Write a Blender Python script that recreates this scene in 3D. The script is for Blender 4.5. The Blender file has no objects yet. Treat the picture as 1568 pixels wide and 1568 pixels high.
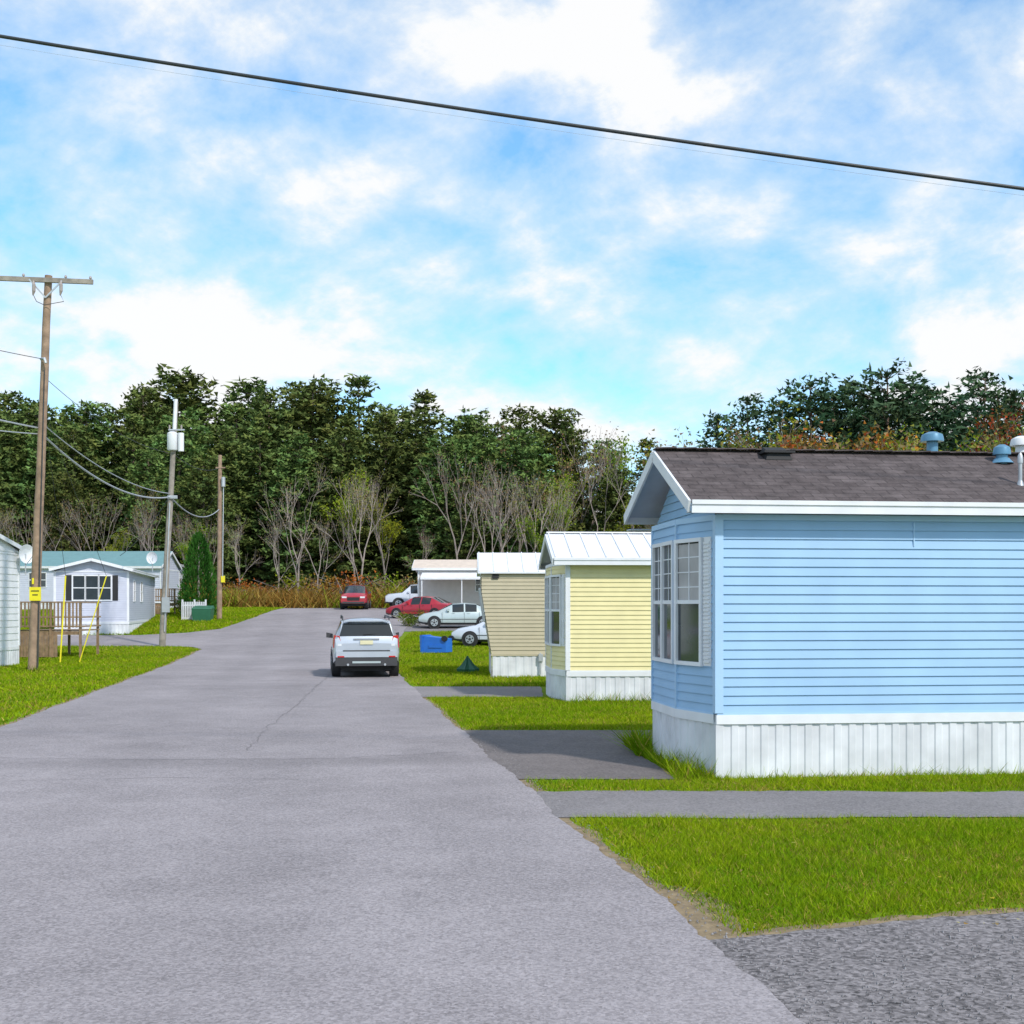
import bpy, math, random
import numpy as np
from mathutils import Vector, Matrix
R = random.Random(11)
NR = np.random.default_rng(5)
scene = bpy.context.scene
COL = scene.collection
rad = math.radians

# ------------------------------------------------------------------ terrain
def zs(y):
    t = min(max((y-45)/55.0, 0), 1)
    return 2.1*t*t*(3-2*t)
def zt(y):
    i = math.floor(y); f = y-i
    return zs(i)*(1-f)+zs(i+1)*f
ztv = np.vectorize(zt)
RY = [-12, 6.34, 12.3, 18.4, 36.1, 45, 60, 70, 80, 96]
RX = [4.4, 1.5, .53, -.43, -3.12, -4.4, -5.6, -6.0, -6.2, -6.2]
LY = [-12, 21.9, 50, 56, 57.5, 59, 65, 67, 70, 80, 90, 96]
LX = [-3.8, -9.03, -13.3, -14.0, -14.8, -19, -20, -17.6, -16.4, -16.6, -17.2, -17.5]
def xr(y): return float(np.interp(y, RY, RX))
def xl(y): return float(np.interp(y, LY, LX))

# ------------------------------------------------------------------ materials
def nodes(m):
    m.use_nodes = True
    nt = m.node_tree
    return nt, nt.nodes, nt.links
def mat(name, col, rough=.6, metal=0, var=.12, vscale=3, bump=0, bscale=40, spec=.5, coat=0):
    m = bpy.data.materials.new(name)
    nt, N, L = nodes(m)
    b = N['Principled BSDF']
    b.inputs['Roughness'].default_value = rough
    b.inputs['Metallic'].default_value = metal
    b.inputs['Specular IOR Level'].default_value = spec
    b.inputs['Coat Weight'].default_value = coat
    tc = N.new('ShaderNodeTexCoord')
    n = N.new('ShaderNodeTexNoise'); n.inputs['Scale'].default_value = vscale; n.inputs['Detail'].default_value = 4
    L.new(tc.outputs['Object'], n.inputs['Vector'])
    r = N.new('ShaderNodeMapRange')
    r.inputs[1].default_value = .3; r.inputs[2].default_value = .7
    r.inputs[3].default_value = 1-var; r.inputs[4].default_value = 1+var*.4
    L.new(n.outputs['Fac'], r.inputs[0])
    mx = N.new('ShaderNodeVectorMath'); mx.operation = 'SCALE'
    mx.inputs[0].default_value = col[:3]
    L.new(r.outputs[0], mx.inputs['Scale'])
    L.new(mx.outputs[0], b.inputs['Base Color'])
    if bump:
        n2 = N.new('ShaderNodeTexNoise'); n2.inputs['Scale'].default_value = bscale; n2.inputs['Detail'].default_value = 4
        L.new(tc.outputs['Object'], n2.inputs['Vector'])
        bp = N.new('ShaderNodeBump'); bp.inputs['Strength'].default_value = bump; bp.inputs['Distance'].default_value = .02
        L.new(n2.outputs['Fac'], bp.inputs['Height']); L.new(bp.outputs[0], b.inputs['Normal'])
    return m

def ramp(N, stops):
    r = N.new('ShaderNodeValToRGB')
    e = r.color_ramp.elements
    while len(e) < len(stops): e.new(.5)
    for i, (p, c) in enumerate(stops):
        e[i].position = p; e[i].color = (*c, 1) if len(c) == 3 else c
    return r
def math_n(N, L, op, a, b=None, clamp=False):
    m = N.new('ShaderNodeMath'); m.operation = op; m.use_clamp = clamp
    for i, v in enumerate((a, b)):
        if v is None: continue
        if isinstance(v, (int, float)): m.inputs[i].default_value = v
        else: L.new(v, m.inputs[i])
    return m.outputs[0]

def asphalt(name, col, contrast=.35, band=False, coarse=45, midamp=.4):
    m = bpy.data.materials.new(name)
    nt, N, L = nodes(m)
    b = N['Principled BSDF']; b.inputs['Roughness'].default_value = .9; b.inputs['Specular IOR Level'].default_value = .25
    tc = N.new('ShaderNodeTexCoord'); obj = tc.outputs['Object']
    def noise(s, d=6, ro=.6):
        n = N.new('ShaderNodeTexNoise'); n.inputs['Scale'].default_value = s
        n.inputs['Detail'].default_value = d; n.inputs['Roughness'].default_value = ro
        L.new(obj, n.inputs['Vector']); return n.outputs['Fac']
    big = noise(.22, 3); mid = noise(1.3, 5, .72); fine = noise(coarse, 3, .8)
    vo = N.new('ShaderNodeTexVoronoi'); vo.inputs['Scale'].default_value = coarse*1.7; L.new(obj, vo.inputs['Vector'])
    sp = N.new('ShaderNodeSeparateColor'); L.new(vo.outputs['Color'], sp.inputs[0])
    v = math_n(N, L, 'MULTIPLY', math_n(N, L, 'SUBTRACT', big, .5), .7)
    v = math_n(N, L, 'ADD', v, math_n(N, L, 'MULTIPLY', math_n(N, L, 'SUBTRACT', mid, .5), midamp))
    v = math_n(N, L, 'ADD', v, math_n(N, L, 'MULTIPLY', math_n(N, L, 'SUBTRACT', fine, .5), contrast*2.4))
    v = math_n(N, L, 'ADD', v, math_n(N, L, 'MULTIPLY', math_n(N, L, 'SUBTRACT', sp.outputs[0], .5), contrast*1.3))
    v = math_n(N, L, 'ADD', v, 1.0)
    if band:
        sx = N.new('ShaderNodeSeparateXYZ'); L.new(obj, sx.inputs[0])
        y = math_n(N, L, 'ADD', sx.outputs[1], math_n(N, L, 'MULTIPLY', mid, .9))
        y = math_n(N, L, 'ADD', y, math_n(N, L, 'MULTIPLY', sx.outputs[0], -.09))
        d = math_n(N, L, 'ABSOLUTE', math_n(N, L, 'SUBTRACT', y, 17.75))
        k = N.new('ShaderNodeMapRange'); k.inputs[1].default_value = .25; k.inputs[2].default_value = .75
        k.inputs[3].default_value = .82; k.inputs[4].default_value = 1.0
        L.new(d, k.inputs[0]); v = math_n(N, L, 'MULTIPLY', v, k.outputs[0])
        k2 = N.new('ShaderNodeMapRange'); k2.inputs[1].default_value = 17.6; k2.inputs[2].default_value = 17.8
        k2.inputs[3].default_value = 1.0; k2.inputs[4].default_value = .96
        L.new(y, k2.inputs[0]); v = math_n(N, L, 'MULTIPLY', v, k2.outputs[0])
        xx = math_n(N, L, 'ADD', sx.outputs[0], math_n(N, L, 'MULTIPLY', sx.outputs[1], .155))
        w = N.new('ShaderNodeMath'); w.operation = 'SINE'; L.new(math_n(N, L, 'MULTIPLY', xx, 2.9), w.inputs[0])
        v = math_n(N, L, 'MULTIPLY', v, math_n(N, L, 'ADD', math_n(N, L, 'MULTIPLY', w.outputs[0], .03), 1.0))
    mx = N.new('ShaderNodeVectorMath'); mx.operation = 'SCALE'; mx.inputs[0].default_value = col
    L.new(v, mx.inputs['Scale']); L.new(mx.outputs[0], b.inputs['Base Color'])
    bp = N.new('ShaderNodeBump'); bp.inputs['Strength'].default_value = .7; bp.inputs['Distance'].default_value = .01
    L.new(fine, bp.inputs['Height']); L.new(bp.outputs[0], b.inputs['Normal'])
    return m

def attr_mat(name, base, trans=.25, rnd=.25, hue=True, rough=None):
    m = bpy.data.materials.new(name)
    nt, N, L = nodes(m)
    N.remove(N['Principled BSDF'])
    out = N['Material Output']
    at = N.new('ShaderNodeAttribute'); at.attribute_name = 'col'
    mul = N.new('ShaderNodeMix'); mul.data_type = 'RGBA'; mul.blend_type = 'MULTIPLY'; mul.inputs[0].default_value = 1
    L.new(at.outputs['Color'], mul.inputs[6]); mul.inputs[7].default_value = (*base, 1)
    col = mul.outputs[2]
    if rnd:
        oi = N.new('ShaderNodeObjectInfo')
        hs = N.new('ShaderNodeHueSaturation')
        if hue:
            L.new(math_n(N, L, 'ADD', math_n(N, L, 'MULTIPLY', oi.outputs['Random'], .055), .46), hs.inputs['Hue'])
        L.new(math_n(N, L, 'ADD', math_n(N, L, 'MULTIPLY', oi.outputs['Random'], rnd*2), 1-rnd), hs.inputs['Value'])
        L.new(col, hs.inputs['Color']); col = hs.outputs[0]
    d = N.new('ShaderNodeBsdfDiffuse'); L.new(col, d.inputs[0])
    if trans:
        t = N.new('ShaderNodeBsdfTranslucent'); ms = N.new('ShaderNodeMixShader')
        ms.inputs[0].default_value = trans; L.new(col, t.inputs[0])
        L.new(d.outputs[0], ms.inputs[1]); L.new(t.outputs[0], ms.inputs[2]); L.new(ms.outputs[0], out.inputs[0])
    else: L.new(d.outputs[0], out.inputs[0])
    return m

M = {}
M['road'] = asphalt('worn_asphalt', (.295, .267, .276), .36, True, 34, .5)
M['drive'] = asphalt('driveway_asphalt', (.215, .198, .20), .35, False, 34)
M['drive_dark'] = asphalt('dark_asphalt', (.165, .145, .142), .35, False, 30, .7)
M['gravel'] = asphalt('gravel', (.19, .173, .175), .75, False, 24, .8)
M['crack'] = mat('crack', (.18, .165, .17), .95)
M['dirt'] = mat('dirt', (.27, .20, .115), .95, var=.4, vscale=9, bump=.5)
M['white'] = mat('white_vinyl', (.78, .79, .82), .55, var=.08)
M['skirt'] = mat('white_skirting', (.72, .73, .77), .6, var=.2, vscale=2.2)
M['white_metal'] = mat('white_metal_roof', (.80, .81, .84), .4, var=.1)
M['blue'] = mat('blue_siding', (.32, .52, .75), .55, var=.10, vscale=1.3)
M['blue_trim'] = mat('blue_trim', (.40, .60, .82), .5, var=.05)
M['yellow'] = mat('yellow_siding', (.80, .71, .38), .6, var=.07)
M['beige'] = mat('beige_siding', (.48, .42, .29), .6, var=.07)
M['greyw'] = mat('pale_grey_siding', (.56, .58, .68), .6, var=.07)
M['pinkw'] = mat('pale_siding', (.62, .56, .55), .6, var=.08)
M['teal'] = mat('teal_roof', (.14, .27, .28), .5, var=.1)
M['grey_roof'] = mat('grey_roof', (.28, .27, .29), .8, var=.2)
M['soffit'] = mat('soffit', (.50, .55, .62), .6)
M['tanroof'] = mat('tan_roof', (.66, .55, .46), .6)
M['dark'] = mat('dark_rubber', (.02, .02, .022), .7, var=.2)
M['glass'] = mat('window_glass', (.035, .045, .055), .06, var=.2, spec=.8)
M['blind'] = mat('window_blind', (.42, .40, .40), .5, var=.2)
M['wood'] = mat('weathered_wood', (.30, .20, .12), .85, var=.35, vscale=6, bump=.3)
M['pole'] = mat('pole_wood', (.34, .23, .16), .85, var=.35, vscale=4, bump=.4, bscale=25)
M['pole_grey'] = mat('pole_wood_grey', (.33, .29, .25), .85, var=.35, vscale=4, bump=.4, bscale=25)
M['wire'] = mat('wire', (.03, .035, .04), .5)
M['metal'] = mat('galvanised_metal', (.5, .52, .55), .45, .4)
M['insul'] = mat('insulator', (.35, .3, .28), .3)
M['sign_y'] = mat('yellow_sign', (.85, .72, .02), .5)
M['teal_vent'] = mat('blue_vent_metal', (.12, .28, .42), .4, .2)
M['green_p'] = mat('green_plastic', (.03, .14, .08), .5)
M['blue_p'] = mat('blue_plastic', (.02, .16, .62), .4)
M['tyre'] = mat('tyre', (.018, .018, .02), .85)
M['hub'] = mat('hubcap', (.55, .56, .58), .35, .7)
M['tail'] = mat('tail_light', (.55, .02, .02), .25, coat=.5)
M['head'] = mat('head_light', (.75, .77, .8), .15)
M['cglass'] = mat('car_glass', (.02, .026, .03), .07, var=.1, spec=.6)
M['plate'] = mat('licence_plate', (.75, .7, .45), .5)
def paint(n, c, metal=.3): return mat(n, c, .32, metal, var=.05, coat=.6)
M['silver_blue'] = paint('silver_paint', (.52, .56, .62), .3)
M['silver'] = paint('light_silver_paint', (.50, .57, .57), .3)
M['red'] = paint('red_paint', (.42, .012, .03), .1)
M['wpaint'] = paint('white_paint', (.58, .62, .70), .05)
M['trim_grey'] = mat('bumper_plastic', (.05, .05, .055), .6)
M['hill'] = mat('wooded_hill', (.05, .065, .025), 1, var=.7, vscale=.25, bump=1, bscale=1)

def shingle():
    m = bpy.data.materials.new('asphalt_shingles'); nt, N, L = nodes(m)
    b = N['Principled BSDF']; b.inputs['Roughness'].default_value = .95; b.inputs['Specular IOR Level'].default_value = .15
    tc = N.new('ShaderNodeTexCoord')
    br = N.new('ShaderNodeTexBrick'); br.inputs['Scale'].default_value = 1
    br.inputs['Color1'].default_value = (.098, .080, .080, 1); br.inputs['Color2'].default_value = (.125, .104, .104, 1)
    br.inputs['Mortar'].default_value = (.07, .058, .058, 1); br.inputs['Mortar Size'].default_value = .009
    br.inputs['Brick Width'].default_value = .3; br.inputs['Row Height'].default_value = .135
    L.new(tc.outputs['Object'], br.inputs['Vector'])
    n = N.new('ShaderNodeTexNoise'); n.inputs['Scale'].default_value = 3.5; n.inputs['Detail'].default_value = 8; n.inputs['Roughness'].default_value = .8
    L.new(tc.outputs['Object'], n.inputs['Vector'])
    r = N.new('ShaderNodeMapRange'); r.inputs[1].default_value = .3; r.inputs[2].default_value = .7; r.inputs[3].default_value = .5; r.inputs[4].default_value = 1.4
    L.new(n.outputs['Fac'], r.inputs[0])
    v = N.new('ShaderNodeVectorMath'); v.operation = 'SCALE'; L.new(br.outputs['Color'], v.inputs[0]); L.new(r.outputs[0], v.inputs['Scale'])
    L.new(v.outputs[0], b.inputs['Base Color'])
    n3 = N.new('ShaderNodeTexNoise'); n3.inputs['Scale'].default_value = 60; L.new(tc.outputs['Object'], n3.inputs['Vector'])
    bp = N.new('ShaderNodeBump'); bp.inputs['Strength'].default_value = .6; bp.inputs['Distance'].default_value = .01
    L.new(n3.outputs['Fac'], bp.inputs['Height']); L.new(bp.outputs[0], b.inputs['Normal'])
    return m
M['shingle'] = shingle()

def ground_mat():
    m = bpy.data.materials.new('lawn_soil'); nt, N, L = nodes(m)
    b = N['Principled BSDF']; b.inputs['Roughness'].default_value = 1; b.inputs['Specular IOR Level'].default_value = .1
    tc = N.new('ShaderNodeTexCoord'); o = tc.outputs['Object']
    n = N.new('ShaderNodeTexNoise'); n.inputs['Scale'].default_value = .9; n.inputs['Detail'].default_value = 6; n.inputs['Roughness'].default_value = .7
    L.new(o, n.inputs['Vector'])
    r = ramp(N, [(.30, (.24, .18, .06)), (.42, (.19, .24, .02)), (.6, (.14, .26, .010)), (.75, (.19, .30, .015))])
    L.new(n.outputs['Fac'], r.inputs[0])
    n2 = N.new('ShaderNodeTexNoise'); n2.inputs['Scale'].default_value = 12; n2.inputs['Detail'].default_value = 5; L.new(o, n2.inputs['Vector'])
    k = N.new('ShaderNodeMapRange'); k.inputs[1].default_value = .3; k.inputs[2].default_value = .7; k.inputs[3].default_value = .6; k.inputs[4].default_value = 1.25
    L.new(n2.outputs['Fac'], k.inputs[0])
    v = N.new('ShaderNodeVectorMath'); v.operation = 'SCALE'; L.new(r.outputs[0], v.inputs[0]); L.new(k.outputs[0], v.inputs['Scale'])
    sx = N.new('ShaderNodeSeparateXYZ'); L.new(o, sx.inputs[0])
    f = N.new('ShaderNodeMapRange'); f.inputs[1].default_value = 94; f.inputs[2].default_value = 98; L.new(sx.outputs[1], f.inputs[0])
    mx = N.new('ShaderNodeMix'); mx.data_type = 'RGBA'; L.new(f.outputs[0], mx.inputs[0]); L.new(v.outputs[0], mx.inputs[6]); mx.inputs[7].default_value = (.085, .06, .025, 1)
    L.new(mx.outputs[2], b.inputs['Base Color'])
    bp = N.new('ShaderNodeBump'); bp.inputs['Strength'].default_value = .8; bp.inputs['Distance'].default_value = .03
    L.new(n2.outputs['Fac'], bp.inputs['Height']); L.new(bp.outputs[0], b.inputs['Normal'])
    return m
M['ground'] = ground_mat()
M['grass'] = attr_mat('grass_blades', (1.12, 1.2, 1), .25, 0, False)
M['needles'] = attr_mat('pine_needles', (.098, .150, .045), 0, .28)
M['needles_right'] = attr_mat('dark_needles', (.058, .108, .058), 0, .15)
M['leaves'] = attr_mat('autumn_leaves', (1, 1, 1), .15, .15)
M['bark'] = attr_mat('bark', (.33, .28, .25), 0, .2, False)
M['thuja'] = attr_mat('thuja', (.045, .14, .022), 0, 0, False)

# ------------------------------------------------------------------ mesh builder
class MB:
    def __init__(s): s.v = []; s.f = []; s.m = []; s.mats = []; s.c = []
    def mi(s, key):
        if key not in s.mats: s.mats.append(key)
        return s.mats.index(key)
    def face(s, pts, key):
        b = len(s.v); s.v += [tuple(p) for p in pts]; s.f.append(tuple(range(b, b+len(pts)))); s.m.append(s.mi(key))
    def hexa(s, p, key):
        b = len(s.v); s.v += [tuple(q) for q in p]; k = s.mi(key)
        for f in ((3, 2, 1, 0), (4, 5, 6, 7), (0, 1, 5, 4), (1, 2, 6, 5), (2, 3, 7, 6), (3, 0, 4, 7)):
            s.f.append(tuple(b+i for i in f)); s.m.append(k)
    def box(s, x0, x1, y0, y1, z0, z1, key):
        s.hexa([(x0, y0, z0), (x1, y0, z0), (x1, y1, z0), (x0, y1, z0), (x0, y0, z1), (x1, y0, z1), (x1, y1, z1), (x0, y1, z1)], key)
    def beam(s, a, b, w, h, key, up=(0, 0, 1)):
        a = Vector(a); b = Vector(b); d = (b-a).normalized(); upv = Vector(up)
        if abs(d.dot(upv)) > .98: upv = Vector((0, 1, 0))
        sd = d.cross(upv).normalized(); u = sd.cross(d).normalized()
        sd *= w/2; u *= h/2
        s.hexa([a-sd-u, a+sd-u, b+sd-u, b-sd-u, a-sd+u, a+sd+u, b+sd+u, b-sd+u], key)
    def tube(s, pts, rr, key, n=6, cap=True):
        pts = [Vector(p) for p in pts]; k = s.mi(key); base = len(s.v)
        if not isinstance(rr, (list, tuple)): rr = [rr]*len(pts)
        for i, p in enumerate(pts):
            d = (pts[min(i+1, len(pts)-1)]-pts[max(i-1, 0)]).normalized()
            ref = Vector((0, 0, 1)) if abs(d.z) < .9 else Vector((1, 0, 0))
            a = d.cross(ref).normalized(); b = d.cross(a)
            for j in range(n):
                t = 2*math.pi*j/n
                s.v.append(tuple(p+a*math.cos(t)*rr[i]+b*math.sin(t)*rr[i]))
        for i in range(len(pts)-1):
            for j in range(n):
                s.f.append((base+i*n+j, base+i*n+(j+1) % n, base+(i+1)*n+(j+1) % n, base+(i+1)*n+j)); s.m.append(k)
        if cap:
            s.f.append(tuple(base+j for j in range(n))); s.m.append(k)
            s.f.append(tuple(base+(len(pts)-1)*n+j for j in range(n))); s.m.append(k)
    def fbox(s, o, d, s0, s1, z0, z1, n0, n1, key):
        n = (d[1], -d[0])
        P = lambda a, b, z: (o[0]+d[0]*a+n[0]*b, o[1]+d[1]*a+n[1]*b, z)
        s.hexa([P(s0, n1, z0), P(s1, n1, z0), P(s1, n0, z0), P(s0, n0, z0), P(s0, n1, z1), P(s1, n1, z1), P(s1, n0, z1), P(s0, n0, z1)], key)
    def build(s, name, parent=None, smooth=None, loc=None, rot=None):
        me = bpy.data.meshes.new(name); me.from_pydata(s.v, [], s.f)
        for k in s.mats: me.materials.append(M[k])
        me.polygons.foreach_set('material_index', s.m)
        if s.c:
            a = me.color_attributes.new('col', 'FLOAT_COLOR', 'POINT')
            a.data.foreach_set('color', np.array(s.c, dtype=np.float32).ravel())
        if smooth is not None:
            me.polygons.foreach_set('use_smooth', [True]*len(me.polygons)); me.set_sharp_from_angle(angle=rad(smooth))
        me.update()
        o = bpy.data.objects.new(name, me); COL.objects.link(o)
        if parent: o.parent = parent
        if loc: o.location = loc
        if rot is not None: o.rotation_euler = (0, 0, rot)
        return o
def empty(name, loc=(0, 0, 0), rot=0):
    e = bpy.data.objects.new(name, None); COL.objects.link(e); e.location = loc; e.rotation_euler = (0, 0, rot); e.empty_display_size = .2
    return e
def unit(p0, p1):
    dx, dy = p1[0]-p0[0], p1[1]-p0[1]; l = math.hypot(dx, dy); return (dx/l, dy/l), l

# ------------------------------------------------------------------ ground and paving
mb = MB()
ys = [-60, -30, 0, 20, 40]+list(range(45, 102))+[110, 130, 160, 250, 500, 1500]
xs = [-1500, -300, -100, -50, -20, 0, 20, 50, 100, 300, 1500]
for y in ys:
    for x in xs: mb.v.append((x, y, zt(y)))
nx = len(xs); g = mb.mi('ground')
for i in range(len(ys)-1):
    for j in range(nx-1):
        mb.f.append((i*nx+j, i*nx+j+1, (i+1)*nx+j+1, (i+1)*nx+j)); mb.m.append(g)
mb.build('ground')

mb = MB(); k = mb.mi('hill')
hx = np.linspace(-220, 220, 60); hy = np.linspace(128, 260, 18)
for y in hy:
    for x in hx:
        f = min(1, (y-128)/26); base = np.interp(x, [-90, -20, 10, 40, 90], [15, 14, 10.5, 8.5, 10])
        mb.v.append((x, y, 2.0+base*f*f*(3-2*f)*(1-max(0, (y-200)/90))+R.uniform(-.5, .5)*f-.2*(f < .01)))
for i in range(len(hy)-1):
    for j in range(len(hx)-1): mb.f.append((i*60+j, i*60+j+1, (i+1)*60+j+1, (i+1)*60+j)); mb.m.append(k)
mb.build('hill', smooth=60)

def wob(a, s, amp):
    return amp*(math.sin(a*1.1+s)+.6*math.sin(a*2.7+2*s)+.3*math.sin(a*9.3+s*3)+.2*math.sin(a*23+s*5))*.6
def sheetY(name, fl, fr, y0, y1, dz, key, parent=None, step=.2, aL=.03, aR=.03):
    mb = MB(); n = int(round((y1-y0)/step)); k = mb.mi(key)
    for i in range(n+1):
        y = y0+(y1-y0)*i/n
        mb.v += [(fl(y)+wob(y, 1.3, aL)+R.uniform(-aL, aL)*.3, y, zt(y)+dz), (fr(y)+wob(y, 4.1, aR)+R.uniform(-aR, aR)*.3, y, zt(y)+dz)]
        if i: b = 2*i; mb.f.append((b-2, b-1, b+1, b)); mb.m.append(k)
    return mb.build(name, parent)
def sheetX(name, f0, f1, x0, x1, dz, key, parent=None, step=.12, a=.03):
    mb = MB(); n = int(round((x1-x0)/step)); k = mb.mi(key)
    for i in range(n+1):
        x = x0+(x1-x0)*i/n
        ya, yb = f0(x)+wob(x, 2.2, a), f1(x)+wob(x, 5.5, a)+R.uniform(-a, a)*.5
        mb.v += [(x, ya, zt(ya)+dz), (x, yb, zt(yb)+dz)]
        if i: b = 2*i; mb.f.append((b-2, b, b+1, b-1)); mb.m.append(k)
    return mb.build(name, parent)

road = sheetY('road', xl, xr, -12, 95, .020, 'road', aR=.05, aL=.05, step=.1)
sheetY('side_road', lambda y: -90, lambda y: -14.6, 58, 65.5, .008, 'road', step=.5)
sheetY('cross_road', lambda y: -17.2, lambda y: 10, 88, 95, .008, 'road', step=1)
sheetY('parking_area', lambda y: -7, lambda y: 5, 68, 85, .012, 'drive', step=1)
GE = lambda x: 8.2+.2*(x-1.56)-.25*math.exp(-(x-1.3)**2)
sheetX('gravel_parking_area', lambda x: -12, GE, 0.3, 14, .012, 'gravel', a=.07)
sheetX('footpath', lambda x: 12.52, lambda x: 14.3, -.6, 16, .012, 'drive', a=.07)
def drr(y): return float(np.interp(y, [15.3, 16.4, 18, 19.4, 19.6], [2.02, 1.98, 1.84, 1.82, 9]))
sheetY('driveway', lambda y: xr(y)-.8, drr, 15.3, 21.4, .012, 'drive_dark', step=.1)
sheetY('driveway', lambda y: xr(y)-.8, lambda y: .75, 29.3, 33.2, .012, 'drive', step=.2)
sheetY('dirt_verge', lambda y: xr(y)-.3, lambda y: xr(y)+.10+.10*math.sin(y*2.3)**2+(.22 if y < 9.5 else 0), 7.9, 12.6, .006, 'dirt', step=.1, aR=.06)
sheetY('dirt_verge', lambda y: xr(y)-.3, lambda y: xr(y)+.16, 14.25, 15.35, .004, 'dirt', step=.1, aR=.05)
sheetX('dirt_verge', lambda x: GE(x)-.4, lambda x: GE(x)+.14, 1.0, 10, .008, 'dirt', a=.07)
sheetY('dirt_verge', lambda y: xr(y)-.3, lambda y: xr(y)+.12, 21.3, 29.3, .004, 'dirt', step=.2, aR=.05)
sheetY('dirt_verge', lambda y: xl(y)-.15, lambda y: xl(y)+.3, 18, 56, .006, 'dirt', step=.2, aL=.08)

mb = MB()
def crack(pts, w=.025, dz=.024):
    k = mb.mi('crack'); P = []
    for (a, b) in zip(pts[:-1], pts[1:]):
        n = max(2, int(math.dist(a, b)/.25))
        for i in range(n): P.append((a[0]+(b[0]-a[0])*i/n+R.uniform(-.05, .05), a[1]+(b[1]-a[1])*i/n+R.uniform(-.05, .05)))
    P.append(pts[-1])
    for p, q in zip(P[:-1], P[1:]):
        (dx, dy), l = unit(p, q); ww = w*R.uniform(.3, 1)
        nxx, nyy = -dy*ww/2, dx*ww/2
        mb.v += [(p[0]+nxx, p[1]+nyy, dz), (p[0]-nxx, p[1]-nyy, dz), (q[0]-nxx, q[1]-nyy, dz), (q[0]+nxx, q[1]+nyy, dz)]
        b = len(mb.v); mb.f.append((b-4, b-3, b-2, b-1)); mb.m.append(k)
crack([(-3.9, 18.3), (-4.3, 22), (-4.75, 28), (-5.3, 34), (-5.9, 41)], .02)
crack([(-9, 17.6), (-5, 17.2), (-2.5, 17.3), (-.8, 18.1)], .02)
crack([(-6.5, 15), (-4.2, 15.4), (-2.6, 15.2)], .012); crack([(-2.2, 26), (-4.6, 26.4)], .015)
mb.build('road_cracks', road)

# ------------------------------------------------------------------ grass
V = []; C = []
def blades(x0, x1, y0, y1, dens, h, w, keep, pal='lawn'):
    n = int((x1-x0)*(y1-y0)*dens)
    x = NR.uniform(x0, x1, n); y = NR.uniform(y0, y1, n)
    k = keep(x, y); x = x[k]; y = y[k]; n = len(x)
    if n == 0: return
    z = ztv(y)
    patch = np.sin(x*1.7+np.sin(y*1.3)*2)*np.sin(y*2.1+x*.6)*.5+.5
    patch2 = np.sin(x*.8-y*.7+3)*.5+.5
    patch3 = np.sin(x*5.1+np.sin(y*4.3)*2)*np.sin(y*5.9+x*2.2)*.5+.5
    patch4 = np.sin(x*11.3+np.sin(y*8.7+x)*2.4)*np.sin(y*13.1+np.sin(x*7)*1.7)*.5+.5
    hh = h*NR.uniform(.5, 1.3, n)*(.6+.35*patch+.25*patch3+.35*patch4); ww = w*NR.uniform(.6, 1.3, n)
    a = NR.uniform(0, 2*np.pi, n); l = NR.normal(0, .7, n)*hh; l2 = NR.normal(0, .7, n)*hh
    dx = np.cos(a)*ww/2; dy = np.sin(a)*ww/2
    v = np.empty((n, 3, 3))
    v[:, 0] = np.c_[x-dx, y-dy, z]; v[:, 1] = np.c_[x+dx, y+dy, z]; v[:, 2] = np.c_[x+l, y+l2, z+hh]
    if pal == 'lawn':
        A = np.array([.13, .25, .008]); B = np.array([.34, .38, .014]); T = np.array([.52, .37, .10])
        q = np.clip(NR.uniform(0, 1, n)*.5+patch2*.25+patch3*.3+patch4*.25-.2, 0, 1)[:, None]
        c = A*(1-q)+B*q
        dry = NR.uniform(0, 1, n) < (.04+.34*((1-patch)*(1-patch3))**1.2+.10*(patch4 > .8))
        c[dry] = T*NR.uniform(.5, 1, (dry.sum(), 1))
        c *= NR.uniform(.6, 1.25, (n, 1))
    else:
        P = np.array([[.34, .17, .045], [.26, .13, .04], [.40, .26, .08], [.26, .30, .03], [.30, .10, .03]])
        idx = (np.clip((np.sin(x*.45)*.5+.5)*2.2+NR.uniform(0, 2.6, n), 0, 4.9)).astype(int)
        c = P[idx]*NR.uniform(.6, 1.15, (n, 1))
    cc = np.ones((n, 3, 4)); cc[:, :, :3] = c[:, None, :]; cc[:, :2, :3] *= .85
    V.append(v.reshape(-1, 3)); C.append(cc.reshape(-1, 4))
def flush(name, key='grass'):
    global V, C
    v = np.concatenate(V); c = np.concatenate(C); n = len(v)//3
    me = bpy.data.meshes.new(name)
    me.vertices.add(len(v)); me.vertices.foreach_set('co', v.astype(np.float32).ravel())
    me.loops.add(len(v)); me.loops.foreach_set('vertex_index', np.arange(len(v), dtype=np.int32))
    me.polygons.add(n); me.polygons.foreach_set('loop_start', np.arange(0, len(v), 3, dtype=np.int32))
    a = me.color_attributes.new('col', 'FLOAT_COLOR', 'POINT'); a.data.foreach_set('color', c.astype(np.float32).ravel())
    me.materials.append(M[key]); me.update(calc_edges=True); me.validate()
    o = bpy.data.objects.new(name, me); COL.objects.link(o); V = []; C = []
    return o
rxv = lambda y: np.interp(y, RY, RX); lxv = lambda y: np.interp(y, LY, LX)
def edge(d): return NR.uniform(0, 1, len(d)) < np.clip((d-.0)/.35, 0, 1)**.9
k1 = lambda x, y: edge(np.minimum(np.minimum(x-rxv(y)-.05-(y < 9.3)*.12, 12.56-y), y-(8.22+.2*(x-1.56)-.25*np.exp(-(x-1.3)**2))))
blades(0.2, 7.5, 8.0, 12.6, 4400, .050, .009, k1)
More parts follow.
